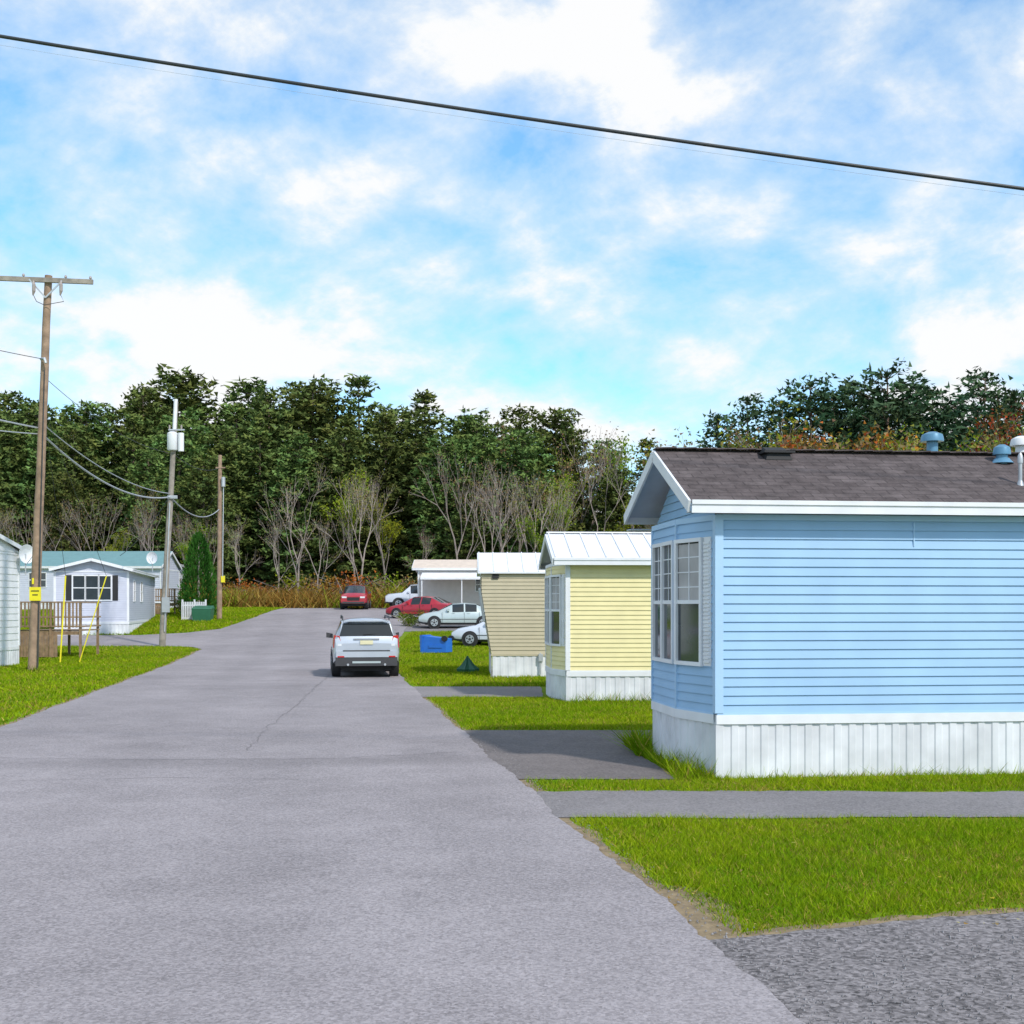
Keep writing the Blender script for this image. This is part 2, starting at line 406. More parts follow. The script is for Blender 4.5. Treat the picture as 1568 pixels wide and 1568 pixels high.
blades(-.6, 9, 14.2, 16.3, 3000, .05, .010, lambda x, y: edge(np.minimum(np.minimum(x-rxv(y)-.05, y-14.24), np.maximum(0, 15.32-y)+(x > 1.98)*(15.5+.113*(x-2.55)-y))))
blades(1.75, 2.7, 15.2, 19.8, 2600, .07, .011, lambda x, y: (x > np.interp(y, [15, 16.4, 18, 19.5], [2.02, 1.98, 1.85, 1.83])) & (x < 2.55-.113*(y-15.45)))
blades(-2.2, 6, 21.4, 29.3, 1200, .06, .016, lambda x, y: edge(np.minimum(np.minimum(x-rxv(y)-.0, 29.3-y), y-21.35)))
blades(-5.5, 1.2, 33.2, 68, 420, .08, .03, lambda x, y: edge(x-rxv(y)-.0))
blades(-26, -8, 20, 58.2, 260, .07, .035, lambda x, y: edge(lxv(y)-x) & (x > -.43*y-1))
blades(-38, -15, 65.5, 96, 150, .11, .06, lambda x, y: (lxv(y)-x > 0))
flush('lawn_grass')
blades(1.75, 2.6, 16.0, 19.3, 800, .20, .014, lambda x, y: np.abs(x-(2.16-.10*(y-15.45))) < .09)
blades(1.78, 2.0, 17.6, 19.2, 900, .34, .018, lambda x, y: x > 0)
blades(2.0, 2.5, 15.3, 16.3, 700, .24, .014, lambda x, y: x > 0)
blades(2.5, 8, 15.28, 15.95, 500, .12, .012, lambda x, y: np.abs(y-(15.38+.113*(x-2.55))) < .05)
blades(1.2, 5, 27.6, 28.0, 300, .2, .02, lambda x, y: x > 0)
blades(-16.4, -15.6, 41, 41.7, 500, .2, .03, lambda x, y: x > -99)
flush('weeds')
blades(-45, 30, 95.3, 101.5, 42, 1.3, .12, lambda x, y: NR.uniform(0, 1, len(x)) < (y-94.5)/4, 'dry')
flush('tall_dry_grass')
V = []; C = []
def leaves_on(x0, x1, y0, y1, n, s, keep):
    x = NR.uniform(x0, x1, n); y = NR.uniform(y0, y1, n); k = keep(x, y); x = x[k]; y = y[k]; n = len(x); z = ztv(y)+.025
    v = np.empty((n, 3, 3))
    for i in range(3):
        v[:, i] = np.c_[x+NR.normal(0, s, n), y+NR.normal(0, s, n), z+NR.uniform(-.008, .01, n)]
    P = np.array([[.45, .33, .05], [.30, .17, .05], [.45, .38, .12], [.3, .2, .1]])
    cc = np.ones((n, 3, 4)); cc[:, :, :3] = P[NR.integers(0, 4, n)][:, None, :]
    V.append(v.reshape(-1, 3)); C.append(cc.reshape(-1, 4))
leaves_on(.3, 7, 8.4, 12.4, 600, .013, lambda x, y: (x > rxv(y)+.05))
leaves_on(.6, 4, 8.2, 9.2, 160, .012, lambda x, y: (x > rxv(y)+.05))
leaves_on(-.3, 8, 14.3, 15.3, 150, .015, lambda x, y: (x > rxv(y)+.1))
leaves_on(-2, 3, 21.4, 29, 250, .02, lambda x, y: (x > rxv(y)+.1))
leaves_on(-24, -8, 22, 56, 300, .03, lambda x, y: (x < lxv(y)-.1))
leaves_on(-5, 0, 34, 60, 100, .03, lambda x, y: (x > rxv(y)+.1))
flush('fallen_leaves')
mb = MB(); M['stone'] = mat('stone', (.24, .23, .24), .9, var=.5, vscale=20); ks = mb.mi('stone')
for i in range(2900):
    if i < 2200: x = R.uniform(1.2, 5); y = R.uniform(4.5, 8.3)
    else: y = R.uniform(5, 20); x = xr(y)+R.gauss(.10, .10)
    if x < xr(y)-.1: continue
    s = R.uniform(.004, .012)
    b = len(mb.v)
    for d in ((1, 0, -.3), (-.5, .87, -.3), (-.5, -.87, -.3), (0, 0, .8)):
        mb.v.append((x+d[0]*s*R.uniform(.7, 1.3), y+d[1]*s*R.uniform(.7, 1.3), .013+max(0, (d[2]+.3))*s))
    for f in ((0, 1, 3), (1, 2, 3), (2, 0, 3)): mb.f.append(tuple(b+q for q in f)); mb.m.append(ks)
mb.build('loose_stones')

# ------------------------------------------------------------------ houses
def lap_wall(mb, p0, p1, z0, z1, pitch, key, dep=.021):
    d, l = unit(p0, p1); n = (d[1], -d[0]); z = z0
    P = lambda s, o, z: (p0[0]+d[0]*s+n[0]*o, p0[1]+d[1]*s+n[1]*o, z)
    while z < z1-1e-4:
        t = min(z+pitch, z1)
        mb.face([P(0, dep, z), P(l, dep, z), P(l, .002, t), P(0, .002, t)], key)
        mb.face([P(0, 0, z), P(l, 0, z), P(l, dep, z), P(0, dep, z)], key)
        z = t
def rib_wall(mb, p0, p1, z0, z1, pitch, key, dep=.014):
    d, l = unit(p0, p1); n = (d[1], -d[0]); k = mb.mi(key); pr = []; s = 0
    while s < l:
        pr += [(s, dep), (min(s+pitch*.42, l), dep), (min(s+pitch*.50, l), 0), (min(s+pitch*.92, l), 0)]
        s += pitch
    pr.append((l, dep)); b = len(mb.v)
    for (a, o) in pr:
        for z in (z0, z1): mb.v.append((p0[0]+d[0]*a+n[0]*o, p0[1]+d[1]*a+n[1]*o, z))
    for i in range(len(pr)-1):
        mb.f.append((b+2*i, b+2*i+2, b+2*i+3, b+2*i+1)); mb.m.append(k)
def window(mb, p0, p1, s0, s1, z0, z1, cols=2, rows=4, blind=False, frame='white', fw=.05):
    d, l = unit(p0, p1)
    mb.fbox(p0, d, s0, s1, z0, z1, 0, .022, 'glass')
    mid = (z0+z1)/2
    if blind: mb.fbox(p0, d, s0+.02, s1-.02, mid, z1-.02, .0, .025, 'blind')
    for (a, b, c, e) in ((s0-fw, s0, z0-fw, z1+fw), (s1, s1+fw, z0-fw, z1+fw), (s0, s1, z0-fw, z0), (s0, s1, z1, z1+fw)):
        mb.fbox(p0, d, a, b, c, e, 0, .06, frame)
    mb.fbox(p0, d, s0, s1, mid-.025, mid+.025, 0, .045, frame)
    for i in range(1, cols):
        s = s0+(s1-s0)*i/cols; mb.fbox(p0, d, s-.008, s+.008, mid+.025, z1, 0, .034, frame)
    for i in range(1, rows):
        z = mid+(z1-mid)*i/rows; mb.fbox(p0, d, s0, s1, z-.007, z+.007, 0, .031, frame)
def shutter(mb, p0, p1, s0, s1, z0, z1, key='white'):
    d, l = unit(p0, p1)
    mb.fbox(p0, d, s0, s1, z0, z1, 0, .028, key)
    z = z0+.04
    while z < z1-.06:
        mb.fbox(p0, d, s0+.02, s1-.02, z, z+.025, .028, .046, key); z += .05

def mobile_home(loc, rot, L, W, zk, zw, zr, wall, trim='white', roof='shingle', lap=.115, bay=True, oe=.4, ev=.26, ze=None,
                roofribs=False, ribp=.2, endwin=False, backlift=0, frontwins=(), fascia='white', oe2=None):
    e = empty('mobile_home', loc, rot)
    w = MB()
    if bay: ends = [(0, W), (0, 3.3*W/3.5), (-.25, 2.5*W/3.5), (-.25, 1.0), (0, .08), (0, 0)]
    else: ends = [(0, W), (0, 0)]
    ring = ends+[(L, 0), (L, W)]
    segs = [(ring[i], ring[(i+1) % len(ring)]) for i in range(len(ring))]
    for a, b in segs: lap_wall(w, a, b, zk, zw, lap, wall)
    if bay: w.face([(p[0], p[1], zw-.004) for p in ring], 'soffit')
    w.build('siding', e)
    s = MB()
    for a, b in segs: rib_wall(s, a, b, -.05, zk-.10, ribp, 'skirt')
    s.build('skirting', e)
    t = MB()
    for a, b in segs:
        if math.dist(a, b) < .1: continue
        d, l = unit(a, b)
        t.fbox(a, d, -.012, l+.012, zk-.125, zk-.01, -.02, .032, 'white')
        t.fbox(a, d, 0, l, zk-.01, zk+.012, -.02, .026, trim)
        t.fbox(a, d, 0, l, zw-.05, zw+.02, -.02, .028, trim)
    for (x, y) in ((0, 0), (L, 0), (L, W), (0, W)):
        t.box(x-.030, x+.075 if x == 0 else x+.030, y-.036, y+.085, zk+.012, zw+.01, trim)
        t.box(x-.018, x+.03 if x == 0 else x+.018, y-.022, y+.04, -.05, zk-.125, 'skirt')
    if bay:
        for (x, y) in ((-.25, 1.0), (-.25, 2.5*W/3.5)): t.box(x-.03, x+.02, y-.03, y+.03, zk+.012, zw-.05, trim)
    t.build('trim', e)
    ze = ze or zw+.17
    yr = W/2
    r = MB()
    x0, x1 = -oe, L+(oe*.4 if oe2 is None else oe2)
    A = (-ev, ze); B = (yr, zr); Cc = (W+ev, ze+backlift)
    th = .045
    def slab(p, q):
        r.face([(x0, p[0], p[1]), (x1, p[0], p[1]), (x1, q[0], q[1]), (x0, q[0], q[1])], roof)
        r.face([(x0, p[0], p[1]-th), (x0, q[0], q[1]-th), (x1, q[0], q[1]-th), (x1, p[0], p[1]-th)], 'soffit')
        for xx in (x0, x1): r.face([(xx, p[0], p[1]), (xx, q[0], q[1]), (xx, q[0], q[1]-th), (xx, p[0], p[1]-th)], roof)
        r.face([(x0, p[0], p[1]), (x1, p[0], p[1]), (x1, p[0], p[1]-th), (x0, p[0], p[1]-th)], roof)
    slab(A, B); slab(Cc, B)
    if roof == 'shingle':
        x = x0
        while x < x1-.01:
            xe = min(x+.28, x1); r.beam((x, yr, zr+.010), (xe, yr, zr+.020), .24, .016, roof); x = xe
    if roofribs:
        x = x0+.05
        while x < x1:
            r.beam((x, A[0], A[1]+.012), (x, B[0], B[1]+.012), .03, .03, roof); x += .38
        r.beam((x0, yr, zr+.02), (x1, yr, zr+.02), .2, .03, roof)
    r.build('roof', e)
    f = MB()
    f.box(x0+.01, x1-.01, -ev-.022, -ev-.002, ze-.165, ze-.012, fascia)
    f.box(x0+.01, x1-.01, -ev-.04, -ev-.022, ze-.06, ze-.006, fascia)
    f.box(x0+.01, x1-.01, -ev, .0, ze-.15, ze-.135, 'soffit')
    f.box(x0+.01, x1-.01, W+ev+.002, W+ev+.022, ze-.15+backlift, ze-.012+backlift, fascia)
    f.box(x0+.01, x1-.01, W, W+ev, ze-.15, ze-.135, 'soffit')
    for xx, sg in ((x0-.018, 1), (x1+.018, -1)):
        for p, q in ((A, B), (Cc, B)):
            f.beam((xx, p[0], p[1]-.085), (xx, q[0], q[1]-.085), .03, .15, fascia)
    f.build('fascia', e)
    g = MB()
    for xx, sg in ((0, -1), (L, 1)):
        z = zw
        top = zr-th-.01
        while z < top-.01:
            t2 = min(z+lap, top)
            h0 = (zr-z-.02)/(zr-zw)*(W/2+.05); h1 = (zr-t2-.02)/(zr-zw)*(W/2+.05); h0 = min(h0, W/2); h1 = min(h1, W/2)
            g.face([(xx+sg*.018, yr-h0, z), (xx+sg*.018, yr+h0, z), (xx+sg*.002, yr+h1, t2), (xx+sg*.002, yr-h1, t2)], wall)
            z = t2
    g.build('gable_siding', e)
    d = MB(); has = False
    if bay:
        a, b = (-.25, 1.0), (0, .08)
        top = zw-.30; bot = zw-1.84
        l = math.dist(a, b)
        window(d, a, b, .06, l-.30, bot, top, 2, 4, True)
        shutter(d, a, b, l-.235, l-.06, bot-.04, top+.05)
        a, b = (-.25, 2.5*W/3.5), (-.25, 1.0); l = math.dist(a, b)
        window(d, a, b, .2, l*.5-.04, bot, top, 2, 4, False)
        window(d, a, b, l*.5+.05, l-.12, bot, top, 2, 4, False)
        has = True
    if endwin:
        a, b = (0, W), (0, 0); c = W*.5
        for s0, s1 in ((c-.95, c-.38), (c-.30, c+.30), (c+.38, c+.95)):
            window(d, a, b, s0, s1, zw-1.5, zw-.25, 1, 1, False, fw=.07)
        d.fbox(a, unit(a, b)[0], c-1.32, c-1.04, zw-1.55, zw-.2, 0, .03, 'dark')
        d.fbox(a, unit(a, b)[0], c+1.04, c+1.32, zw-1.55, zw-.2, 0, .03, 'dark')
        has = True
    for (s0, s1, z0, z1) in frontwins:
        window(d, (0, 0), (L, 0), s0, s1, z0, z1, 1, 1, False); has = True
    if has: d.build('windows', e)
    return e

bh = mobile_home((2.55, 15.45, 0), rad(6.5), 17, 3.35, .80, 3.27, 4.30, 'blue', 'blue_trim', 'shingle', lap=.115, ze=3.45, backlift=.10, ribp=.19)
v = MB()
def roofz(y): return 3.45+(4.30-3.45)*(y+.26)/(1.675+.26) if y < 1.675 else 4.30-(4.30-3.55)*(y-1.675)/1.935
v.hexa([(1.05, 1.28, roofz(1.28)+.01), (1.42, 1.28, roofz(1.28)+.01), (1.42, 1.58, roofz(1.58)), (1.05, 1.58, roofz(1.58)),
        (1.09, 1.31, roofz(1.31)+.11), (1.38, 1.31, roofz(1.31)+.11), (1.38, 1.56, roofz(1.56)+.09), (1.09, 1.56, roofz(1.56)+.09)], 'dark')
v.box(1.02, 1.45, 1.25, 1.6, roofz(1.28)+.105, roofz(1.28)+.135, 'dark')
def stack(x, y, h, r, key, capkey, capr):
    z = roofz(y)
    v.tube([(x, y, z-.05), (x, y, z+h)], r, key, 14)
    v.tube([(x, y, z-.02), (x, y, z+.05)], [r*2, r*1.2], key, 14)
    v.tube([(x, y, z+h-.02), (x, y, z+h+.02), (x, y, z+h+.08), (x, y, z+h+.12)], [capr, capr, capr*.9, capr*.35], capkey, 16)
stack(3.75, 2.0, .36, .08, 'teal_vent', 'teal_vent', .16)
stack(4.22, .42, .30, .025, 'metal', 'metal', .035)
stack(4.46, 1.35, .12, .08, 'teal_vent', 'teal_vent', .12)
stack(5.10, 2.0, .32, .08, 'white', 'white', .15)
v.build('roof_vents', bh, 40)
v = MB()
v.box(2.55, 2.565, -.026, -.0, 2.9, 3.2, 'blue_trim')
v.box(13.2, 13.9, -.05, -.0, .85, 2.8, 'white')
v.build('wall_details', bh)

mobile_home((1.233, 27.9, 0), rad(3), 14, 3.6, .70, 3.13, 3.90, 'yellow', 'white', 'white_metal', lap=.105, ze=3.24, roofribs=True, ribp=.22, oe=.32)
mobile_home((-30.3, 42, 0), 0, 12, 4.0, .7, 4.2, 4.75, 'white', 'white', 'grey_roof', lap=.24, bay=False, ze=4.36, oe=.5, oe2=.12)
mobile_home((-20.4, 66, zt(66)-.1), rad(101), 15, 3.7, .78, 3.45, 4.15, 'greyw', 'white', 'grey_roof', lap=.12, bay=False, ze=3.6, endwin=True, oe=.35,
            frontwins=((2.2, 3.0, 1.9, 3.0), (6, 7, 1.9, 3.0)))
mobile_home((-37, 90, zt(90)-.1), 0, 11.5, 5.0, .7, 3.1, 4.5, 'greyw', 'white', 'teal', lap=.15, bay=False, ze=3.3, frontwins=((2, 3.2, 1.8, 2.8), (5, 6.2, 1.8, 2.8)))
mobile_home((-26.0, 94, zt(94)-.2), rad(98), 10, 4.2, .7, 3.6, 4.3, 'white', 'white', 'grey_roof', lap=.15, bay=False, ze=3.75)
fh = mobile_home((-6.5, 86, zt(86)-.1), 0, 12, 3.8, .6, 3.0, 3.85, 'pinkw', 'white', 'tanroof', lap=.3, bay=False, ze=3.2, frontwins=((4, 5, 1.6, 2.5),))
v = MB()
v.hexa([(.3, -2.2, 2.35), (6, -2.2, 2.35), (6, -.28, 2.75), (.3, -.28, 2.75), (.3, -2.2, 2.47), (6, -2.2, 2.47), (6, -.28, 2.87), (.3, -.28, 2.87)], 'white_metal')
for x in (.4, 3.1, 5.9): v.tube([(x, -2.1, 0), (x, -2.1, 2.36)], .04, 'white', 8)
v.build('carport_awning', fh)

e = empty('mobile_home', (-.62, 37.5, 0), rad(2))
w = MB(); L, W = 12, 3.6; zk, zw = .72, 3.14
sl = lambda z: -.30*max(0, min(1, (z-zk)/1.9))
z = zk
while z < zw-.001:
    t2 = min(z+.115, zw)
    a, b = sl(z), sl(t2)
    w.face([(a, -.022, z), (L, -.022, z), (L, -.002, t2), (b, -.002, t2)], 'beige')
    w.face([(a, 0, z), (L, 0, z), (L, -.022, z), (a, -.022, z)], 'beige')
    w.face([(a-.018, W, z), (a-.018, -.018, z), (b-.002, -.002, t2), (b-.002, W, t2)], 'beige')
    w.face([(a, 0, z), (a-.018, -.018, z), (a-.018, W, z), (a, W, z)], 'beige')
    z = t2
w.face([(L, 0, zk), (L, W, zk), (L, W, zw), (L, 0, zw)], 'beige'); w.face([(L, W, zk), (0, W, zk), (sl(zw), W, zw), (L, W, zw)], 'beige')
w.build('siding', e)
s = MB()
rib_wall(s, (.03, 0), (L, 0), -.05, zk-.04, .24, 'skirt'); rib_wall(s, (-.0, W), (-.0, 0), -.05, zk-.04, .24, 'skirt')
s.box(-.02, L, -.03, 0, zk-.06, zk+.0, 'beige')
s.box(1.45, 1.5, -.1, -.05, .1, .75, 'metal'); s.box(1.9, 1.95, -.1, -.05, .25, .75, 'metal'); s.box(1.42, 1.55, -.14, -.03, .5, .72, 'metal')
s.build('skirting', e)
r = MB(); x0, x1, ev, ze, zr = -.42, L+.2, .12, 3.2, 3.86
for p, q in (((-ev, ze), (W/2, zr)), ((W+ev, ze), (W/2, zr))):
    r.hexa([(x0, p[0], p[1]-.05), (x1, p[0], p[1]-.05), (x1, q[0], q[1]-.05), (x0, q[0], q[1]-.05), (x0, p[0], p[1]), (x1, p[0], p[1]), (x1, q[0], q[1]), (x0, q[0], q[1])], 'white_metal')
x = x0+.05
while x < x1: r.beam((x, -ev, ze+.012), (x, W/2, zr+.012), .03, .03, 'white_metal'); x += .45
r.face([(sl(zw)-.02, 0, zw), (sl(zw)-.02, W, zw), (sl(zw)-.02, W/2, zr-.06)], 'white')
r.build('roof', e)
d = MB()
for (y0, y1) in ((.35, 1.6), (1.9, 3.2)):
    P = lambda y, z, o: (sl(z)-.02-o, y, z)
    d.face([P(y0, 1.7, .02), P(y1, 1.7, .02), P(y1, 2.7, .02), P(y0, 2.7, .02)], 'glass')
    for (aa, bb) in (((y0, 1.7), (y1, 1.7)), ((y0, 2.7), (y1, 2.7)), ((y0, 1.7), (y0, 2.7)), ((y1, 1.7), (y1, 2.7))):
        d.beam(P(aa[0], aa[1], .03), P(bb[0], bb[1], .03), .05, .05, 'white')
d.box(.02, .22, -.06, -.024, 3.0, 3.13, 'dark')
d.build('windows', e)

# ------------------------------------------------------------------ decks, fence, bins
def deck(loc, w, dp, fl, rh, rot=0, steps=True):
    e = empty('wooden_deck', loc, rot); m = MB()
    x = 0
    while x < w-.01: m.box(x, x+.13, 0, dp, fl-.04, fl, 'wood'); x += .145
    m.box(0, w, -.03, -.002, fl-.2, fl-.045, 'wood')
    for x in (0, w/2, w-.09):
        for y in (0, dp-.09): m.box(x, x+.09, y-.1, y-.01, -.05, fl+rh, 'wood')
    for z in (fl+rh, fl+rh*.45, fl+.12):
        m.box(-.05, w+.05, -.14, -.05, z, z+.06, 'wood'); m.box(w, w+.05, -.05, dp, z, z+.06, 'wood')
    x = .14
    while x < w: m.box(x, x+.06, -.13, -.09, fl+.1, fl+rh, 'wood'); x += .15
    x = 0
    while x < w*.6: m.box(x, x+.11, -.06, -.032, .05, fl-.2, 'wood'); x += .125
    if steps:
        for i in range(4): m.box(w+.05, w+.3+.28*i, .3, 1.3, fl-.2*(i+1), fl-.2*(i+1)+.05, 'wood')
    m.build('frame', e)
deck((-20.1, 50.5, zt(50.5)), 2.6, 2.2, 1.15, 1.1, 0, False)
deck((-24.4, 83, zt(83)), 1.9, 1.5, .8, .9, 0, False)
m = MB()
x = 0
while x < 1.5: m.box(x, x+.07, 0, .02, 0, 1.25, 'skirt'); x += .11
for z in (.2, 1.0): m.box(0, 1.5, .022, .06, z, z+.08, 'skirt')
for x in (0, .75, 1.45): m.box(x, x+.09, .062, .15, 0, 1.4, 'skirt')
m.build('picket_fence', loc=(-20.6, 77.3, zt(77.3)-.1))
m = MB()
m.hexa([(.0, 0, .12), (1.1, 0, .12), (1.1, .8, .12), (0, .8, .12), (-.08, -.08, .95), (1.18, -.08, .95), (1.18, .88, .95), (-.08, .88, .95)], 'green_p')
m.hexa([(-.1, -.1, .95), (1.2, -.1, .95), (1.2, .9, 1.0), (-.1, .9, 1.0), (-.05, -.05, 1.03), (1.15, -.05, 1.03), (1.15, .85, 1.2), (-.05, .85, 1.2)], 'green_p')
for x in (.1, .95): m.tube([(x, .1, .07), (x+.06, .1, .07)], .07, 'dark', 10); m.tube([(x, .7, .07), (x+.06, .7, .07)], .07, 'dark', 10)
m.build('green_dumpster', loc=(-19.6, 76.2, zt(76.2)-.1)).scale = (.95, .95, .9)
m = MB()
m.hexa([(0, 0, 0.02), (.95, .04, .06), (.95, .58, .06), (0, .65, .02), (0, 0, .72), (.95, .04, .62), (.95, .58, .62), (0, .65, .72)], 'blue_p')
m.hexa([(-.09, -.03, 0.0), (-.002, -.03, .0), (-.002, .68, .0), (-.09, .68, .0), (-.16, .05, .75), (-.002, -.03, .76), (-.002, .68, .76), (-.16, .6, .75)], 'blue_p')
m.beam((.02, -.02, .70), (.02, .68, .70), .08, .06, 'blue_p')
m.tube([(.9, -.02, .62), (.9, .06, .62)], .12, 'dark', 14); m.tube([(.9, .56, .62), (.9, .64, .62)], .12, 'dark', 14)
m.beam((.25, -.008, .3), (.8, .02, .3), .02, .12, 'blue_p')
m.build('trash_cart', loc=(-3.85, 53.6, zt(53.6)), rot=rad(-24), smooth=25).scale = (1.15, 1.1, 1.05)
m = MB(); n = 14
rings = [(0, .30), (.12, .33), (.25, .20), (.42, .08), (.55, .015)]
for z, r_ in rings:
    for j in range(n):
        t = 2*math.pi*j/n; rr = r_*(1+.18*math.cos(j*math.pi)) + R.uniform(-.01, .01)
        m.v.append((rr*math.cos(t), rr*math.sin(t), z))
k = m.mi('green_p')
for i in range(len(rings)-1):
    for j in range(n): m.f.append((i*n+j, i*n+(j+1) % n, (i+1)*n+(j+1) % n, (i+1)*n+j)); m.m.append(k)
m.build('garden_tarp', loc=(-1.45, 40.5, 0))

# ------------------------------------------------------------------ utility poles & wires
def lerp(a, b, t): return tuple(a[i]+(b[i]-a[i])*t for i in range(3))
def pole(base, top, r0, r1, key):
    e = empty('utility_pole'); m = MB()
    pts = [lerp(base, top, i/8) for i in range(9)]
    pts = [(p[0]+R.uniform(-.01, .01), p[1], p[2]) for p in pts]; pts[0] = (base[0], base[1], base[2]-.3)
    m.tube(pts, [r0+(r1-r0)*i/8 for i in range(9)], key, 12); m.build('shaft', e, 50)
    return e
def cable(name, a, b, sag, r, parent=None, key='wire', n=24):
    m = MB(); pts = []
    for i in range(n+1):
        t = i/n; p = lerp(a, b, t); pts.append((p[0], p[1], p[2]-sag*4*t*(1-t)))
    m.tube(pts, r, key, 5); return m.build(name, parent)
p1b, p1t = (-15.96, 41.3, 0), (-15.43, 41.3, 13.17)
p2b, p2t = (-16.36, 58, zt(58)), (-15.7, 58, 11.75)
p3b, p3t = (-18.4, 78, zt(78)), (-18.35, 78, 11.7)
P1 = pole(p1b, p1t, .17, .12, 'pole'); P2 = pole(p2b, p2t, .16, .11, 'pole_grey'); P3 = pole(p3b, p3t, .17, .12, 'pole')
m = MB()
ax0, ax1 = (-17.2, 41.15, 13.05), (-13.9, 41.15, 12.92)
m.beam(ax0, ax1, .11, .15, 'pole_grey')
m.beam((-16.0, 41.1, 13.0), (-15.47, 41.14, 12.4), .02, .05, 'metal'); m.beam((-14.9, 41.1, 12.95), (-15.47, 41.14, 12.4), .02, .05, 'metal')
for x in (-17.1, -16.2, -14.8, -13.98):
    z = 13.05-.04*(x+17.2)
    m.tube([(x, 41.15, z+.06), (x, 41.15, z+.10), (x, 41.15, z+.11), (x, 41.15, z+.17), (x, 41.15, z+.19)], [.02, .02, .05, .04, .02], 'insul', 8)
for x, dz in ((-15.85, -.35), (-14.95, -.30)):
    m.tube([(x, 41.1, 12.95), (x+.03, 41.05, 12.8), (x+.03, 41.05, 12.6), (x, 41.05, 12.45)], [.02, .06, .06, .02], 'insul', 8)
    m.tube([(x, 41.05, 12.5), (x+.12, 41.05, 12.25), (-15.5, 41.12, 12.15)], .012, 'wire', 5)
m.tube([(-15.6, 41.1, 10.35), (-15.45, 41.0, 10.35), (-15.4, 41.0, 10.2)], .05, 'metal', 8)
m.tube([(-15.72, 41.12, .1), (-15.62, 41.12, 5), (-15.5, 41.14, 10)], .018, 'wire', 6)
m.box(-15.98, -15.60, 41.08, 41.105, 2.35, 2.80, 'sign_y')
m.box(-15.92, -15.66, 41.068, 41.078, 2.66, 2.69, 'dark'); m.box(-15.88, -15.7, 41.068, 41.078, 2.53, 2.56, 'dark')
m.box(-15.9, -15.84, 41.1, 41.12, 2.9, 3.1, 'sign_y')
m.build('crossarm_and_fittings', P1)
m = MB()
m.tube([(-16.55, 46, 3.3), (-16.75, 46, .1)], .03, 'sign_y', 8)
m.tube([(-15.1, 46.2, 3.3), (-16.1, 46.2, .1)], .022, 'sign_y', 8)
m.tube([(-15.6, 41.3, 8.8), (-15.1, 46.2, 3.3)], .008, 'wire', 5)
m.tube([(-15.6, 41.3, 8.8), (-16.55, 46, 3.3)], .008, 'wire', 5)
m.build('guy_wires', P1)
m = MB()
m.tube([(-15.83, 57.85, 9.45), (-15.83, 57.85, 9.5), (-15.83, 57.85, 10.25), (-15.83, 57.85, 10.32)], [.2, .24, .24, .12], 'white', 14)
m.tube([(-15.42, 57.8, 9.4), (-15.42, 57.8, 10.25)], .14, 'white', 12)
m.beam((-16.0, 57.8, 10.4), (-15.25, 57.8, 10.4), .06, .06, 'metal')
for x in (-15.95, -15.4): m.tube([(x, 57.8, 10.43), (x, 57.8, 10.62)], .04, 'insul', 8)
m.tube([(-15.76, 57.93, 10.4), (-15.70, 57.96, 11.85)], .09, 'white', 10)
m.box(-16.05, -15.6, 57.8, 57.88, 7.2, 7.35, 'metal')
m.tube([(-16.2, 57.84, 1), (-15.95, 57.84, 7)], .03, 'metal', 6)
m.box(-16.3, -15.95, 57.75, 57.84, 1.9, 2.6, 'metal')
m.build('transformer', P2, 40)
m = MB()
m.beam((-18.6, 77.9, 10.9), (-18.0, 77.9, 10.9), .06, .08, 'pole')
m.box(-18.25, -18.0, 77.8, 77.82, 3.7, 4.1, 'sign_y'); m.tube([(-18.15, 77.82, 4), (-18.1, 77.84, 9.9)], .03, 'metal', 6)
m.tube([(-18.1, 77.8, 9.7), (-18.1, 77.8, 10.3)], .12, 'metal', 10)
m.build('fittings', P3)
W_ = empty('power_lines')
cable('span_a', (-15.75, 41.3, 8.0), (-15.95, 58, 7.3), .75, .035, W_, 'metal')
cable('span_b', (-15.7, 41.3, 8.3), (-15.95, 58, 7.45), .5, .02, W_, 'metal')
cable('span_c', (-15.66, 41.2, 9.9), (-15.8, 57.9, 9.3), .5, .010, W_)
cable('span_d', (-15.95, 58, 7.3), (-18.4, 78, 8.3), .7, .03, W_, 'metal')
cable('span_e', (-15.8, 58, 9.3), (-18.4, 78, 10.9), .4, .012, W_)
cable('span_f', (-15.75, 41.3, 8.1), (-17.4, 12, 8.3), .5, .03, W_, 'metal')
cable('span_g', (-15.75, 41.3, 7.9), (-18.6, 15, 8.2), .8, .02, W_, 'metal')
cable('span_h', (-15.5, 41.1, 10.35), (-19.5, 20, 9.9), .4, .012, W_)
cable('span_i', (-15.95, 58, 7.4), (-21, 66.5, 4.9), .3, .015, W_)
cable('span_j', (-18.4, 78, 9.5), (-25, 90, 6), .3, .015, W_)
m = MB(); m2 = MB()
pts = [(x, 14, 7.67-.149*x+.0013*x*x) for x in [-24+48*i/48 for i in range(49)]]
m.tube(pts, .021, 'wire', 8); m.build('overhead_cable', None, 60)
pts = [(x, 14.05, 7.60-.147*x+.0013*x*x) for x in [-24+48*i/48 for i in range(49)]]
m2.tube(pts, .0018, 'white', 5); m2.build('thin_overhead_wire')

